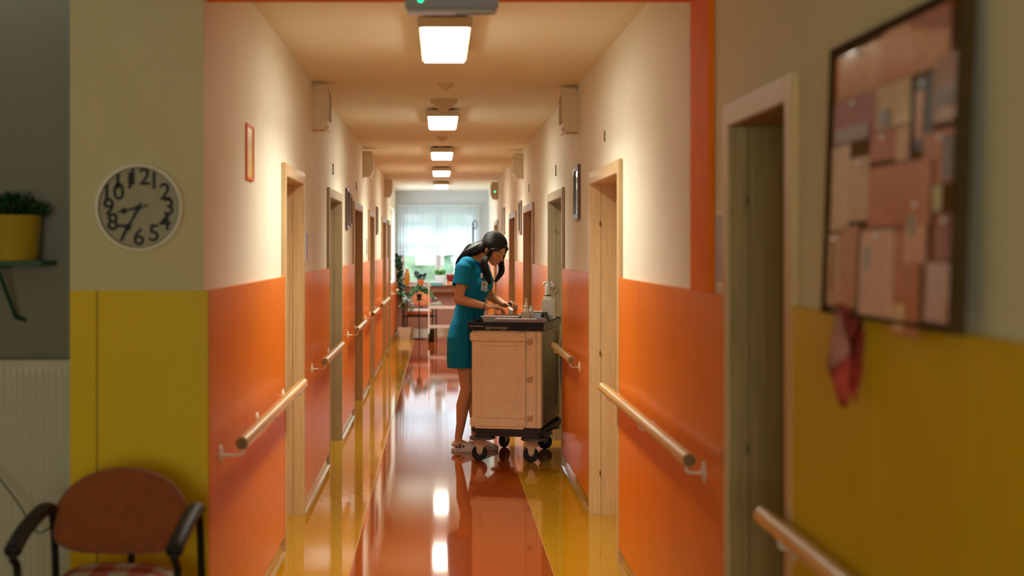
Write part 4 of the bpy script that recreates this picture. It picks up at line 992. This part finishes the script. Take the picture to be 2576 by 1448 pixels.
# ---------------------------------------------------------------- the nurse
NO = Vector((0.222, 11.30, 0)); NR = R(-22)
nurse = empty('person', NO, NR, 'woman with long dark hair in a teal short sleeved dress leaning over the trolley', 'person')
SKIN = mat('skin', (0.62, 0.27, 0.125), 0.48, noise=0.05, nscale=15, sss=0.08)
HAIR = mat('dark_hair', (0.010, 0.007, 0.005), 0.42, spec=0.35, noise=0.4, nscale=30)
TEAL = mat('teal_dress_cloth', (0.001, 0.185, 0.330), 0.8, spec=0.2, noise=0.08, nscale=14, bump=0.5, bscale=11)
def remesh(mb, voxel, smooth=3, fac=0.5):
    bmesh.ops.recalc_face_normals(mb.bm, faces=mb.bm.faces)
    me = bpy.data.meshes.new('tmp'); mb.bm.to_mesh(me); mb.bm.free()
    o = bpy.data.objects.new('tmp', me); C.objects.link(o)
    m = o.modifiers.new('r', 'REMESH'); m.mode = 'VOXEL'; m.voxel_size = voxel; m.adaptivity = 0
    if smooth:
        s = o.modifiers.new('s', 'SMOOTH'); s.factor = fac; s.iterations = smooth
    bpy.context.view_layer.update()
    me2 = bpy.data.meshes.new_from_object(o.evaluated_get(bpy.context.evaluated_depsgraph_get()))
    bpy.data.objects.remove(o); bpy.data.meshes.remove(me)
    return me2
def finish(me, name, m, parent, angle=180):
    me.name = name; me.materials.clear(); me.materials.append(m)
    for p in me.polygons: p.use_smooth = True
    o = bpy.data.objects.new(name, me); C.objects.link(o); o.parent = parent; return o
def ring(c, rx, ry, n=24, tilt=0.0, sq=1.0):
    out = []
    for k in range(n):
        a = 2*PI*k/n; x = rx*math.cos(a); y = ry*math.sin(a)
        out.append((c[0]+x*math.cos(tilt), c[1]+y, c[2]-x*math.sin(tilt)))
    return out
# head frame: x forward, y left, z up; bowed forward and turned a little to her right
HC = Vector((0.232, -0.012, 1.598))
HM = Matrix.Translation(HC) @ Matrix.Rotation(R(-20), 4, 'Z') @ Matrix.Rotation(R(33), 4, 'Y') @ Matrix.Rotation(R(4), 4, 'X')
def hp(x, y, z): return HM @ Vector((x, y, z))
HR = HM.to_3x3().to_4x4()
# joints
shR, elR, wrR = Vector((0.035, -0.165, 1.455)), Vector((0.015, -0.235, 1.205)), Vector((0.225, -0.165, 1.148))
shL, elL, wrL = Vector((0.045, 0.165, 1.455)), Vector((0.10, 0.245, 1.215)), Vector((0.275, 0.125, 1.155))
b = MB()
# torso
b.ring_loft([ring((-0.015, 0, 0.84), 0.09, 0.15), ring((-0.015, 0, 0.93), 0.098, 0.168), ring((-0.006, 0, 1.03), 0.085, 0.15), ring((0.02, 0, 1.14), 0.082, 0.122),
             ring((0.035, 0, 1.25), 0.092, 0.135), ring((0.048, 0, 1.33), 0.102, 0.148), ring((0.05, 0, 1.41), 0.092, 0.155), ring((0.045, 0, 1.47), 0.07, 0.135), ring((0.055, 0, 1.515), 0.055, 0.085), ring((0.07, 0, 1.545), 0.045, 0.05)])
for s in (-1, 1):
    b.ell((0.118, s*0.07, 1.315), (0.052, 0.062, 0.06))                 # bust
    b.ell((-0.05, s*0.075, 0.90), (0.085, 0.085, 0.10))
b.cap((0.045, -0.13, 1.475), (0.045, 0.13, 1.475), 0.048, 0.048)
b.cap((0.062, 0, 1.49), hp(-0.03, 0, -0.06), 0.052, 0.050)              # neck
# arms
for sh, el, wr in ((shR, elR, wrR), (shL, elL, wrL)):
    b.cap(sh, el, 0.050, 0.038); m_ = el.lerp(wr, 0.35); b.cap(el, m_, 0.038, 0.037); b.cap(m_, wr, 0.037, 0.0245)
# hands
def hand_mesh(b, wr, d, n, curl, spread, fl, thumb_side):
    """d direction of the palm, n normal (back of hand), fingers curl away from n"""
    d = d.normalized(); n = (n-d*n.dot(d)).normalized(); s = d.cross(n)
    pe = wr+d*0.080
    for t in (-0.028, -0.0095, 0.0095, 0.028):
        b.cap(wr+s*t*0.55+d*0.008, pe+s*t, 0.0135, 0.0115, 10)
    for i, t in enumerate((-0.030, -0.010, 0.010, 0.030)):
        L = fl[i]; p = pe+s*t; dd = (d+s*spread*(t/0.03)).normalized(); a = 0
        for seg, (l, r0, r1) in enumerate(((0.44, .0092, .0085), (0.31, .0085, .0078), (0.25, .0078, .0066))):
            a += R(curl[i][seg]); v = (dd*math.cos(a)-n*math.sin(a)).normalized(); q = p+v*L*l; b.cap(p, q, r0, r1, 10); p = q
    ts = s*thumb_side; p = wr+d*0.022+ts*0.022; v = (d*0.72+ts*0.55-n*0.45).normalized(); q = p+v*0.042; b.cap(p, q, 0.0125, 0.0105, 10)
    v = (d*0.85+ts*0.15-n*0.55).normalized(); q2 = q+v*0.030; b.cap(q, q2, 0.0102, 0.0090, 10); v = (d*0.9-ts*0.15-n*0.5).normalized(); b.cap(q2, q2+v*0.024, 0.0088, 0.0070, 10)
hand_mesh(b, wrR, Vector((0.88, 0.42, 0.06)), Vector((-0.10, -0.35, 0.93)), [(30, 35, 25), (34, 38, 26), (30, 34, 25), (22, 30, 20)], 0.06, (0.070, 0.082, 0.088, 0.080), -1)
hand_mesh(b, wrL, Vector((0.90, -0.36, 0.18)), Vector((0.25, 0.25, 0.93)), [(52, 42, 28), (46, 40, 28), (40, 40, 28), (32, 36, 24)], 0.10, (0.068, 0.080, 0.086, 0.078), 1)
# legs
for s, hip, kn, an in ((-1, (0.0, -0.085, 0.90), (0.03, -0.085, 0.50), (-0.045, -0.09, 0.10)), (1, (0.0, 0.085, 0.90), (0.035, 0.085, 0.50), (0.030, 0.09, 0.10))):
    hip, kn, an = map(Vector, (hip, kn, an))
    b.cap(hip, kn, 0.086, 0.055); b.cap(kn, kn.lerp(an, 0.16)+Vector((-0.006, 0, 0)), 0.0535, 0.051); b.cap(kn.lerp(an, 0.16)+Vector((-0.006, 0, 0)), kn.lerp(an, 0.34)+Vector((-0.012, 0, 0)), 0.051, 0.0525); b.cap(kn.lerp(an, 0.34)+Vector((-0.012, 0, 0)), kn.lerp(an, 0.70), 0.0525, 0.037); b.cap(kn.lerp(an, 0.7), an, 0.037, 0.029)
    b.cap(an+Vector((-0.025, 0, -0.045)), an+Vector((0.03, 0, -0.045)), 0.028, 0.030)
    b.cap(an+Vector((0.02, 0, -0.035)), an+Vector((0.135, 0, -0.065)), 0.032, 0.022)
# head
b.ell(hp(-0.012, 0, 0.030), (0.098, 0.076, 0.092), HR, 28, 18)
b.ell(hp(0.028, 0, -0.030), (0.062, 0.060, 0.082), HR, 24, 16)
b.cap(hp(0.055, 0.010, -0.100), hp(0.055, -0.010, -0.100), 0.020, 0.020)      # chin
for s in (-1, 1):
    b.cap(hp(-0.01, s*0.050, -0.055), hp(0.052, s*0.018, -0.095), 0.022, 0.018)    # jaw
    b.ell(hp(0.052, s*0.036, -0.032), (0.025, 0.022, 0.028), HR)                   # cheek
    b.cap(hp(0.082, s*0.012, 0.022), hp(0.066, s*0.048, 0.018), 0.010, 0.009)      # brow
    b.ell(hp(0.097, s*0.011, -0.040), (0.009, 0.008, 0.008), HR)                   # nostril
    b.ell(hp(-0.012, s*0.074, -0.008), (0.016, 0.008, 0.030), HR)                  # ear
    b.ell(hp(0.073, s*0.031, 0.001), (0.014, 0.018, 0.0105), HR)                   # lid
b.cap(hp(0.083, 0, 0.012), hp(0.108, 0, -0.034), 0.0085, 0.0100)                  # nose
b.ell(hp(0.110, 0, -0.037), (0.010, 0.010, 0.009), HR)
b.cap(hp(0.083, -0.014, -0.066), hp(0.083, 0.014, -0.066), 0.0085, 0.0085)
b.cap(hp(0.080, -0.012, -0.079), hp(0.080, 0.012, -0.079), 0.0085, 0.0085)
body_me = remesh(b, 0.0042, 2, 0.5)
finish(body_me, 'body', SKIN, nurse)
# face details
w = MB(); w.tube(smoothpath([hp(0.0835, -0.022, -0.068), hp(0.0905, -0.011, -0.0655), hp(0.0925, 0, -0.067), hp(0.0905, 0.011, -0.0655), hp(0.0835, 0.022, -0.068)], 4), [0.0015]+[0.0030]*15+[0.002], 8)
w.tube(smoothpath([hp(0.0825, -0.020, -0.074), hp(0.0885, -0.010, -0.0785), hp(0.0900, 0, -0.0795), hp(0.0885, 0.010, -0.0785), hp(0.0825, 0.020, -0.074)], 4), [0.0015]+[0.0036]*15+[0.002], 8)
w.build('lips', mat('lips', (0.34, 0.075, 0.06), 0.4), nurse, angle=80)
LASH = mat('dark_lash', (0.012, 0.007, 0.005), 0.6)
for s in (-1, 1):
    w = MB(); w.ell(hp(0.0755, s*0.031, -0.003), (0.0105, 0.0130, 0.0080), HR); w.build('eye', mat('eye_white', (0.55, 0.45, 0.38), 0.2), nurse)
    w = MB(); w.tube(smoothpath([hp(0.0755, s*0.048, -0.004), hp(0.0855, s*0.040, -0.0065), hp(0.0885, s*0.031, -0.0080), hp(0.0865, s*0.020, -0.0065), hp(0.080, s*0.0145, -0.004)], 4), 0.0018, 6); w.build('eyelash', LASH, nurse)
    w = MB(); w.tube(smoothpath([hp(0.068, s*0.052, 0.024), hp(0.080, s*0.040, 0.029), hp(0.0875, s*0.026, 0.0275), hp(0.0905, s*0.014, 0.024)], 4), [0.0012]+[0.0026]*11+[0.0018], 6); w.build('eyebrow', LASH, nurse)
# hair: skull cap parted in the middle, sweeping back, two front locks, back fall
b = MB()
b.ell(hp(-0.018, 0, 0.038), (0.108, 0.085, 0.094), HR, 28, 18)
b.ell(hp(-0.050, 0, 0.000), (0.080, 0.080, 0.085), HR, 24, 16)
b.cap(hp(-0.075, 0.0, 0.0), Vector((0.035, -0.02, 1.575)), 0.060, 0.050)
b.ring_loft([ring((0.035, -0.02, 1.60), 0.045, 0.075), ring((0.01, -0.02, 1.565), 0.045, 0.09), ring((-0.03, -0.02, 1.51), 0.028, 0.105), ring((-0.058, -0.01, 1.42), 0.018, 0.10), ring((-0.072, 0, 1.33), 0.012, 0.08)])
b.cap(hp(-0.06, -0.050, -0.01), Vector((0.015, -0.085, 1.555)), 0.034, 0.026)
me = remesh(b, 0.005, 4, 0.6)
# carve the face out of the cap
bm = bmesh.new(); bm.from_mesh(me); HI = HM.inverted(); kill = []
for f_ in bm.faces:
    p = HI @ f_.calc_center_median()
    if p.x > 0.012+0.0*abs(p.y) and p.z < 0.062-0.9*max(0, 0.075-p.x)*0.0 and p.x > 0.02 and p.z < 0.030+0.55*(p.x-0.02): kill.append(f_)
bmesh.ops.delete(bm, geom=kill, context='FACES'); bm.to_mesh(me); bm.free()
hair = finish(me, 'hair', HAIR, nurse)
# strands give the hair its grooves
def strands(path, widths, n, rad, seed, wave=0.003):
    """parallel strands: each keeps its own place in the cross-section of the lock"""
    rnd = random.Random(seed); w = MB(); P = smoothpath(path, 6); N = len(P); K = len(widths)-1
    fr = []; pn = None
    for i, p in enumerate(P):
        t = (P[min(i+1, N-1)]-P[max(i-1, 0)]).normalized()
        if pn is None: a = Vector((0, 1, 0.1)); pn = (a-t*a.dot(t)).normalized()
        else: pn = (pn-t*pn.dot(t)).normalized()
        fr.append((pn, t.cross(pn)))
    for k in range(n):
        a = rnd.uniform(0, 2*PI); q = rnd.uniform(0, 1)**0.5; u, v = q*math.cos(a), q*math.sin(a); ph = rnd.uniform(0, 6); end = rnd.randint(0, 5)
        pts = []
        for i, p in enumerate(P[:N-end]):
            f_ = i/(N-1)*K; j = min(int(f_), K-1); wu = widths[j][0]+(widths[j+1][0]-widths[j][0])*(f_-j); wv = widths[j][1]+(widths[j+1][1]-widths[j][1])*(f_-j)
            pts.append(p+fr[i][0]*(u*wu+wave*math.sin(ph+i*0.35)*i/N)+fr[i][1]*(v*wv+wave*math.cos(ph+i*0.3)*i/N))
        m_ = len(pts); w.tube(pts, [rad*(0.55+0.6*math.sin(PI*min(1, 0.2+0.8*i/(m_-1)))) for i in range(m_)], 5)
    return w
w = MB(); rnd = random.Random(3)
EC, ER = (-0.018, 0.038), (0.110, 0.087, 0.096)
for k in range(150):
    ph = R(-100+200*k/149); u0 = Vector((1.35, math.sin(ph), math.cos(ph))).normalized(); u1 = Vector((-0.9, 0.55*math.sin(ph), -0.10-0.25*abs(math.sin(ph)))).normalized()
    th = u0.angle(u1); pts = []
    for j in range(10):
        t = j/9; u = (u0*math.sin((1-t)*th)+u1*math.sin(t*th))/math.sin(th)
        u = (u+Vector((0, 0, 0.10*math.sin(PI*t)*abs(math.sin(ph))))).normalized()
        pts.append(hp(EC[0]+(ER[0]-0.0005)*u.x, (ER[1]-0.0005)*u.y, EC[1]+(ER[2]-0.0005)*u.z))
    w.tube(smoothpath(pts, 2), 0.0019*rnd.uniform(.6, 1.25), 5)
w.build('crown_strands', HAIR, nurse, angle=80)
FL = [hp(0.078, -0.004, 0.072), hp(0.076, -0.050, 0.050), hp(0.040, -0.080, 0.020), hp(0.030, -0.083, -0.045), Vector((0.185, -0.125, 1.49)), Vector((0.200, -0.120, 1.41)), Vector((0.222, -0.085, 1.325))]
strands(FL, [(0.006, 0.004), (0.012, 0.006), (0.018, 0.010), (0.018, 0.018), (0.020, 0.026), (0.018, 0.026), (0.006, 0.010)], 240, 0.0026, 11).build('front_lock', HAIR, nurse, angle=80)
FL2 = [hp(0.078, 0.004, 0.072), hp(0.076, 0.050, 0.050), hp(0.044, 0.078, 0.020), hp(0.046, 0.078, -0.045), Vector((0.262, 0.050, 1.50)), Vector((0.272, 0.035, 1.42)), Vector((0.235, 0.0, 1.335))]
strands(FL2, [(0.006, 0.004), (0.012, 0.006), (0.018, 0.010), (0.020, 0.012), (0.022, 0.026), (0.022, 0.030), (0.010, 0.012)], 150, 0.0022, 12, 0.006).build('front_lock', HAIR, nurse, angle=80)
BK_ = [hp(-0.030, -0.045, 0.030), hp(-0.080, -0.048, 0.004), Vector((0.050, -0.088, 1.583)), Vector((0.005, -0.105, 1.545)), Vector((-0.035, -0.10, 1.50)), Vector((-0.062, -0.08, 1.43))]
CB = [hp(-0.070, 0.0, 0.040), hp(-0.100, 0.0, 0.0), Vector((0.040, -0.02, 1.600)), Vector((-0.010, -0.03, 1.560)), Vector((-0.050, -0.02, 1.49)), Vector((-0.072, -0.01, 1.40))]
strands(CB, [(0.020, 0.004), (0.060, 0.010), (0.072, 0.040), (0.080, 0.020), (0.085, 0.010), (0.075, 0.006)], 260, 0.0028, 14).build('back_fall', HAIR, nurse, angle=80)
strands(BK_, [(0.006, 0.004), (0.020, 0.014), (0.026, 0.022), (0.030, 0.022), (0.045, 0.012), (0.045, 0.008)], 170, 0.0026, 13).build('back_fall', HAIR, nurse, angle=80)

# dress
b = MB()
G = 0.014
b.ring_loft([ring((-0.015, 0, 0.655), 0.132, 0.205, 40), ring((-0.018, 0, 0.70), 0.133, 0.207, 40), ring((-0.020, 0, 0.80), 0.132, 0.205, 40), ring((-0.020, 0, 0.90), 0.130, 0.198, 40), ring((-0.010, 0, 1.0), 0.112, 0.176, 40), ring((0.008, 0, 1.10), 0.098, 0.150, 40), ring((0.022, 0, 1.15), 0.104, 0.144, 40),
             ring((0.04, 0, 1.24), 0.116, 0.156, 40), ring((0.052, 0, 1.33), 0.124, 0.168, 40), ring((0.052, 0, 1.41), 0.110, 0.172, 40), ring((0.047, 0, 1.47), 0.088, 0.150, 40), ring((0.055, 0, 1.515), 0.070, 0.098, 40), ring((0.062, 0, 1.54), 0.06, 0.066, 40)])
for s in (-1, 1): b.ell((0.122, s*0.07, 1.315), (0.062, 0.074, 0.072)); b.ell((-0.040, s*0.070, 0.90), (0.090, 0.095, 0.17))
b.cap((0.045, -0.14, 1.475), (0.045, 0.14, 1.475), 0.062, 0.062)
for sh, el in ((shR, elR), (shL, elL)):
    v = (el-sh); e = sh+v*0.60; b.tube([sh-v*0.12, sh, sh+v*0.3, e], [0.05, 0.066, 0.067, 0.070], 24)
for k in range(9):      # soft folds at the waist and skirt
    a = k*0.72; b.cap((0.015+0.100*math.cos(a), 0.146*math.sin(a), 1.13), (-0.004+0.143*math.cos(a+0.15), 0.203*math.sin(a+0.15), 0.74), 0.008, 0.010)
me = remesh(b, 0.006, 3, 0.5)
bm = bmesh.new(); bm.from_mesh(me); kill = []
nk = Vector((0.075, 0, 1.535))
for f_ in bm.faces:
    p = f_.calc_center_median()
    dn = math.hypot((p.x-0.080)/0.098, p.y/0.092)
    if p.z > 1.485 and dn < 1.0: kill.append(f_); continue
    if p.x > 0.07 and p.z > 1.375 and abs(p.y) < 0.012+(p.z-1.375)*0.66: kill.append(f_); continue
bmesh.ops.delete(bm, geom=list(set(kill)), context='FACES')
def trim(co, no, test):
    fs = [f_ for f_ in bm.faces if test(f_.calc_center_median())]
    gm = list({v for f_ in fs for v in f_.verts})+list({e for f_ in fs for e in f_.edges})+fs
    bmesh.ops.bisect_plane(bm, geom=gm, plane_co=co, plane_no=no, clear_outer=True)
trim((0, 0, 0.664), (0, 0, -1), lambda p: p.z < 0.75)
for sh, el in ((shR, elR), (shL, elL)):
    v = (el-sh).normalized(); e = sh+(el-sh)*0.575
    trim(e, v, lambda p: (p-e).length < 0.12 and (p-e).dot(v) > -0.03 and abs(p.y) > 0.165)
bm.to_mesh(me); bm.free()
dress = finish(me, 'dress', TEAL, nurse)
so = dress.modifiers.new('thickness', 'SOLIDIFY'); so.thickness = 0.003; so.offset = 1
# open chest skin sits just behind the neckline
b = MB(); b.ell((0.080, 0, 1.43), (0.085, 0.075, 0.085)); b.ell((0.07, 0, 1.49), (0.07, 0.075, 0.05))
o = finish(remesh(b, 0.006, 3), 'chest_skin', SKIN, nurse)
# collar
w = MB()
for s in (-1, 1):
    pts = smoothpath([(0.174, s*0.012, 1.375), (0.160, s*0.050, 1.430), (0.125, s*0.083, 1.488), (0.065, s*0.094, 1.515), (0.0, s*0.062, 1.530), (-0.012, 0, 1.535)], 5)
    w.tube(pts, 0.007, 8, flat=1.8)
w.build('collar', TEAL, nurse, angle=80)
BTN = mat('pearl_button', (0.75, 0.72, 0.68), 0.3)
for z, x in ((1.345, 0.185), (1.275, 0.178), (1.205, 0.152), (1.135, 0.132)):
    MB().lathe([(0, 0), (0.0062, 0), (0.0062, 0.003), (0, 0.003)], (x-0.002, -0.012, z), 14, Matrix.Rotation(PI/2, 4, 'Y')).build('button', BTN, nurse)
# pocket seam + belt ties
w = MB(); w.tube(smoothpath([(0.094, -0.085, 1.10), (0.094, -0.09, 1.03), (0.100, -0.090, 0.93), (0.106, -0.09, 0.82)], 5), 0.006, 8, flat=1.5); w.tube(smoothpath([(0.094, -0.075, 1.10), (0.098, -0.070, 1.0), (0.106, -0.066, 0.90)], 5), 0.005, 8, flat=1.5)
w.build('belt_tie', mat('dark_teal_tie', (0.004, 0.05, 0.09), 0.7), nurse)
w = MB(); w.tube([(0.020+0.104*math.cos(a), 0.146*math.sin(a), 1.128) for a in [2*PI*k/40 for k in range(41)]], 0.004, 8, flat=0.6); w.build('waist_seam', TEAL, nurse)
# badge: round white charm with dark dots, clip and card
bp_ = Vector((0.160, -0.106, 1.384))
w = MB(); w.ell(bp_, (0.012, 0.019, 0.019)); w.ell(bp_+Vector((0.0, 0.012, 0.018)), (0.006, 0.006, 0.006)); w.ell(bp_+Vector((0.0, -0.014, 0.016)), (0.006, 0.006, 0.006)); ch = w.build('badge_charm', WHITE, nurse)
w = MB(); w.ell(bp_+Vector((0.0095, -0.010, 0.002)), (0.004, 0.005, 0.005)); w.ell(bp_+Vector((0.0105, 0.006, -0.006)), (0.004, 0.005, 0.005)); w.ell(bp_+Vector((0.008, -0.004, -0.012)), (0.004, 0.004, 0.003)); w.build('dark_spots', BLACK, ch)
w = MB(); w.tube([bp_+Vector((0.008, 0, -0.018)), bp_+Vector((0.014, 0.004, -0.036))], 0.003, 6); w.build('clip', CHROME, nurse)
Mc = Matrix.Translation(bp_+Vector((0.019, 0.006, -0.078))) @ Matrix.Rotation(R(-18), 4, 'Z') @ Matrix.Rotation(R(-9), 4, 'X')
w = MB(); w.box((0, 0, 0), (0.003, 0.078, 0.080), bev=0.001); cd = w.build('badge_card', mat('badge_plastic', (0.50, 0.58, 0.62), 0.2, coat=0.6), nurse); cd.data.transform(Mc)
w = MB(); w.use(mat('badge_blue', (0.10, 0.16, 0.26), 0.4)); w.span(0.0016, 0.0022, -0.024, 0.024, -0.032, -0.024); w.span(0.0016, 0.0022, -0.024, 0.016, -0.018, -0.014); w.use(mat('badge_photo', (0.35, 0.22, 0.18), 0.4)); w.span(0.0016, 0.0022, -0.022, 0.0, 0.0, 0.028); w.use(mat('badge_blue', (0.10, 0.16, 0.26), 0.4)); w.span(0.0016, 0.0022, 0.004, 0.024, 0.012, 0.016)
ci = w.build('badge_print', None, cd, smooth=False); ci.data.transform(Mc)
# bracelet
dv = (wrR-elR).normalized(); c0 = wrR-dv*0.022; n1 = dv.cross(Vector((0, 0, 1))).normalized(); n2 = dv.cross(n1)
w = MB()
for k in range(22):
    a = 2*PI*k/22; w.ell(c0+(n1*math.cos(a)+n2*math.sin(a))*0.0285, (0.0048,)*3, seg=8, rings=6)
w.ell(c0-Vector((0, 0, 0.036)), (0.006, 0.006, 0.008)); w.build('bracelet', mat('dark_green_beads', (0.04, 0.07, 0.04), 0.3), nurse)
w = MB(); w.tube(smoothpath([(0.005, -0.052, 1.55), (0.07, -0.062, 1.515), (0.13, -0.030, 1.475), (0.140, 0, 1.468), (0.13, 0.030, 1.475)], 5), 0.0018, 6); w.build('necklace', mat('gold_chain', (0.7, 0.45, 0.15), 0.3, metal=0.9), nurse)
# shoes
for an in (Vector((-0.045, -0.09, 0.10)), Vector((0.030, 0.09, 0.10))):
    w = MB()
    prof = [(-0.055, 0.0), (-0.05, 0.026), (-0.02, 0.033), (0.06, 0.040), (0.155, 0.036), (0.19, 0.012)]
    rr = []
    for x, wd in prof: rr.append([(an.x+x+ (0.004 if z > 0.02 else 0), an.y+y*max(wd, 0.006), z) for y, z in ((-1, 0.001), (1, 0.001), (1.02, 0.022), (-1.02, 0.022))])
    w.ring_loft(rr); sh = w.build('shoe', mat('white_shoe', (0.62, 0.55, 0.50), 0.5), nurse, angle=60)
    w = MB(); rr = []
    for t in range(9):
        x = 0.045+0.145*t/8; hh = 0.085-0.050*(t/8)**1.3; ww = 0.042*(1-0.55*(t/8)**3)
        rr.append([(an.x+x, an.y+ww*math.cos(a), 0.018+(hh-0.018)*max(0, math.sin(a))) for a in [PI*k/12 for k in range(13)]]+[(an.x+x, an.y, 0.018)])
    w.ring_loft(rr); w.build('upper', mat('white_shoe', (0.62, 0.55, 0.50), 0.5), sh, angle=60)
    w = MB()
    for z, x in ((0.065, -0.052), (0.05, -0.05)): w.tube(smoothpath([(an.x+0.03, an.y-0.040, z), (an.x-0.03, an.y-0.036, z), (an.x+x, an.y, z), (an.x-0.03, an.y+0.036, z), (an.x+0.03, an.y+0.040, z)], 4), 0.004, 6, flat=2)
    w.build('heel_strap', WHITE, sh)
    w = MB()
    for q in range(3): w.ell((an.x+0.0+q*0.03, an.y-0.038, 0.045+0.008*(q % 2)), (0.009, 0.003, 0.012), seg=8, rings=6)
    w.build('dark_pattern', BLACK, sh)
# things in her hands
def nw(p): return Matrix.Translation(NO) @ Matrix.Rotation(NR, 4, 'Z') @ Vector(p)
r = empty('pill_cup', nw((0.375, -0.035, 1.085)), 0, 'small white medicine cup held at the fingertips of the woman', 'cup')
w = MB(); w.lathe([(0.0, 0), (0.013, 0.0), (0.018, 0.032), (0.0185, 0.033), (0.0165, 0.033), (0.012, 0.003), (0, 0.003)]); w.build('cup_body', WHITE, r)
r = empty('tablet_strip', nw((0.352, -0.118, 1.070)), R(20), 'small pinkish tablet strip pinched under her nearer hand', 'medicine')
w = MB(); w.box((0, 0, 0.012), (0.035, 0.014, 0.004), bev=0.001); w.build('foil', mat('pinkish_foil', (0.7, 0.45, 0.38), 0.3), r)

# ---------------------------------------------------------------- parents keep their children where they stand
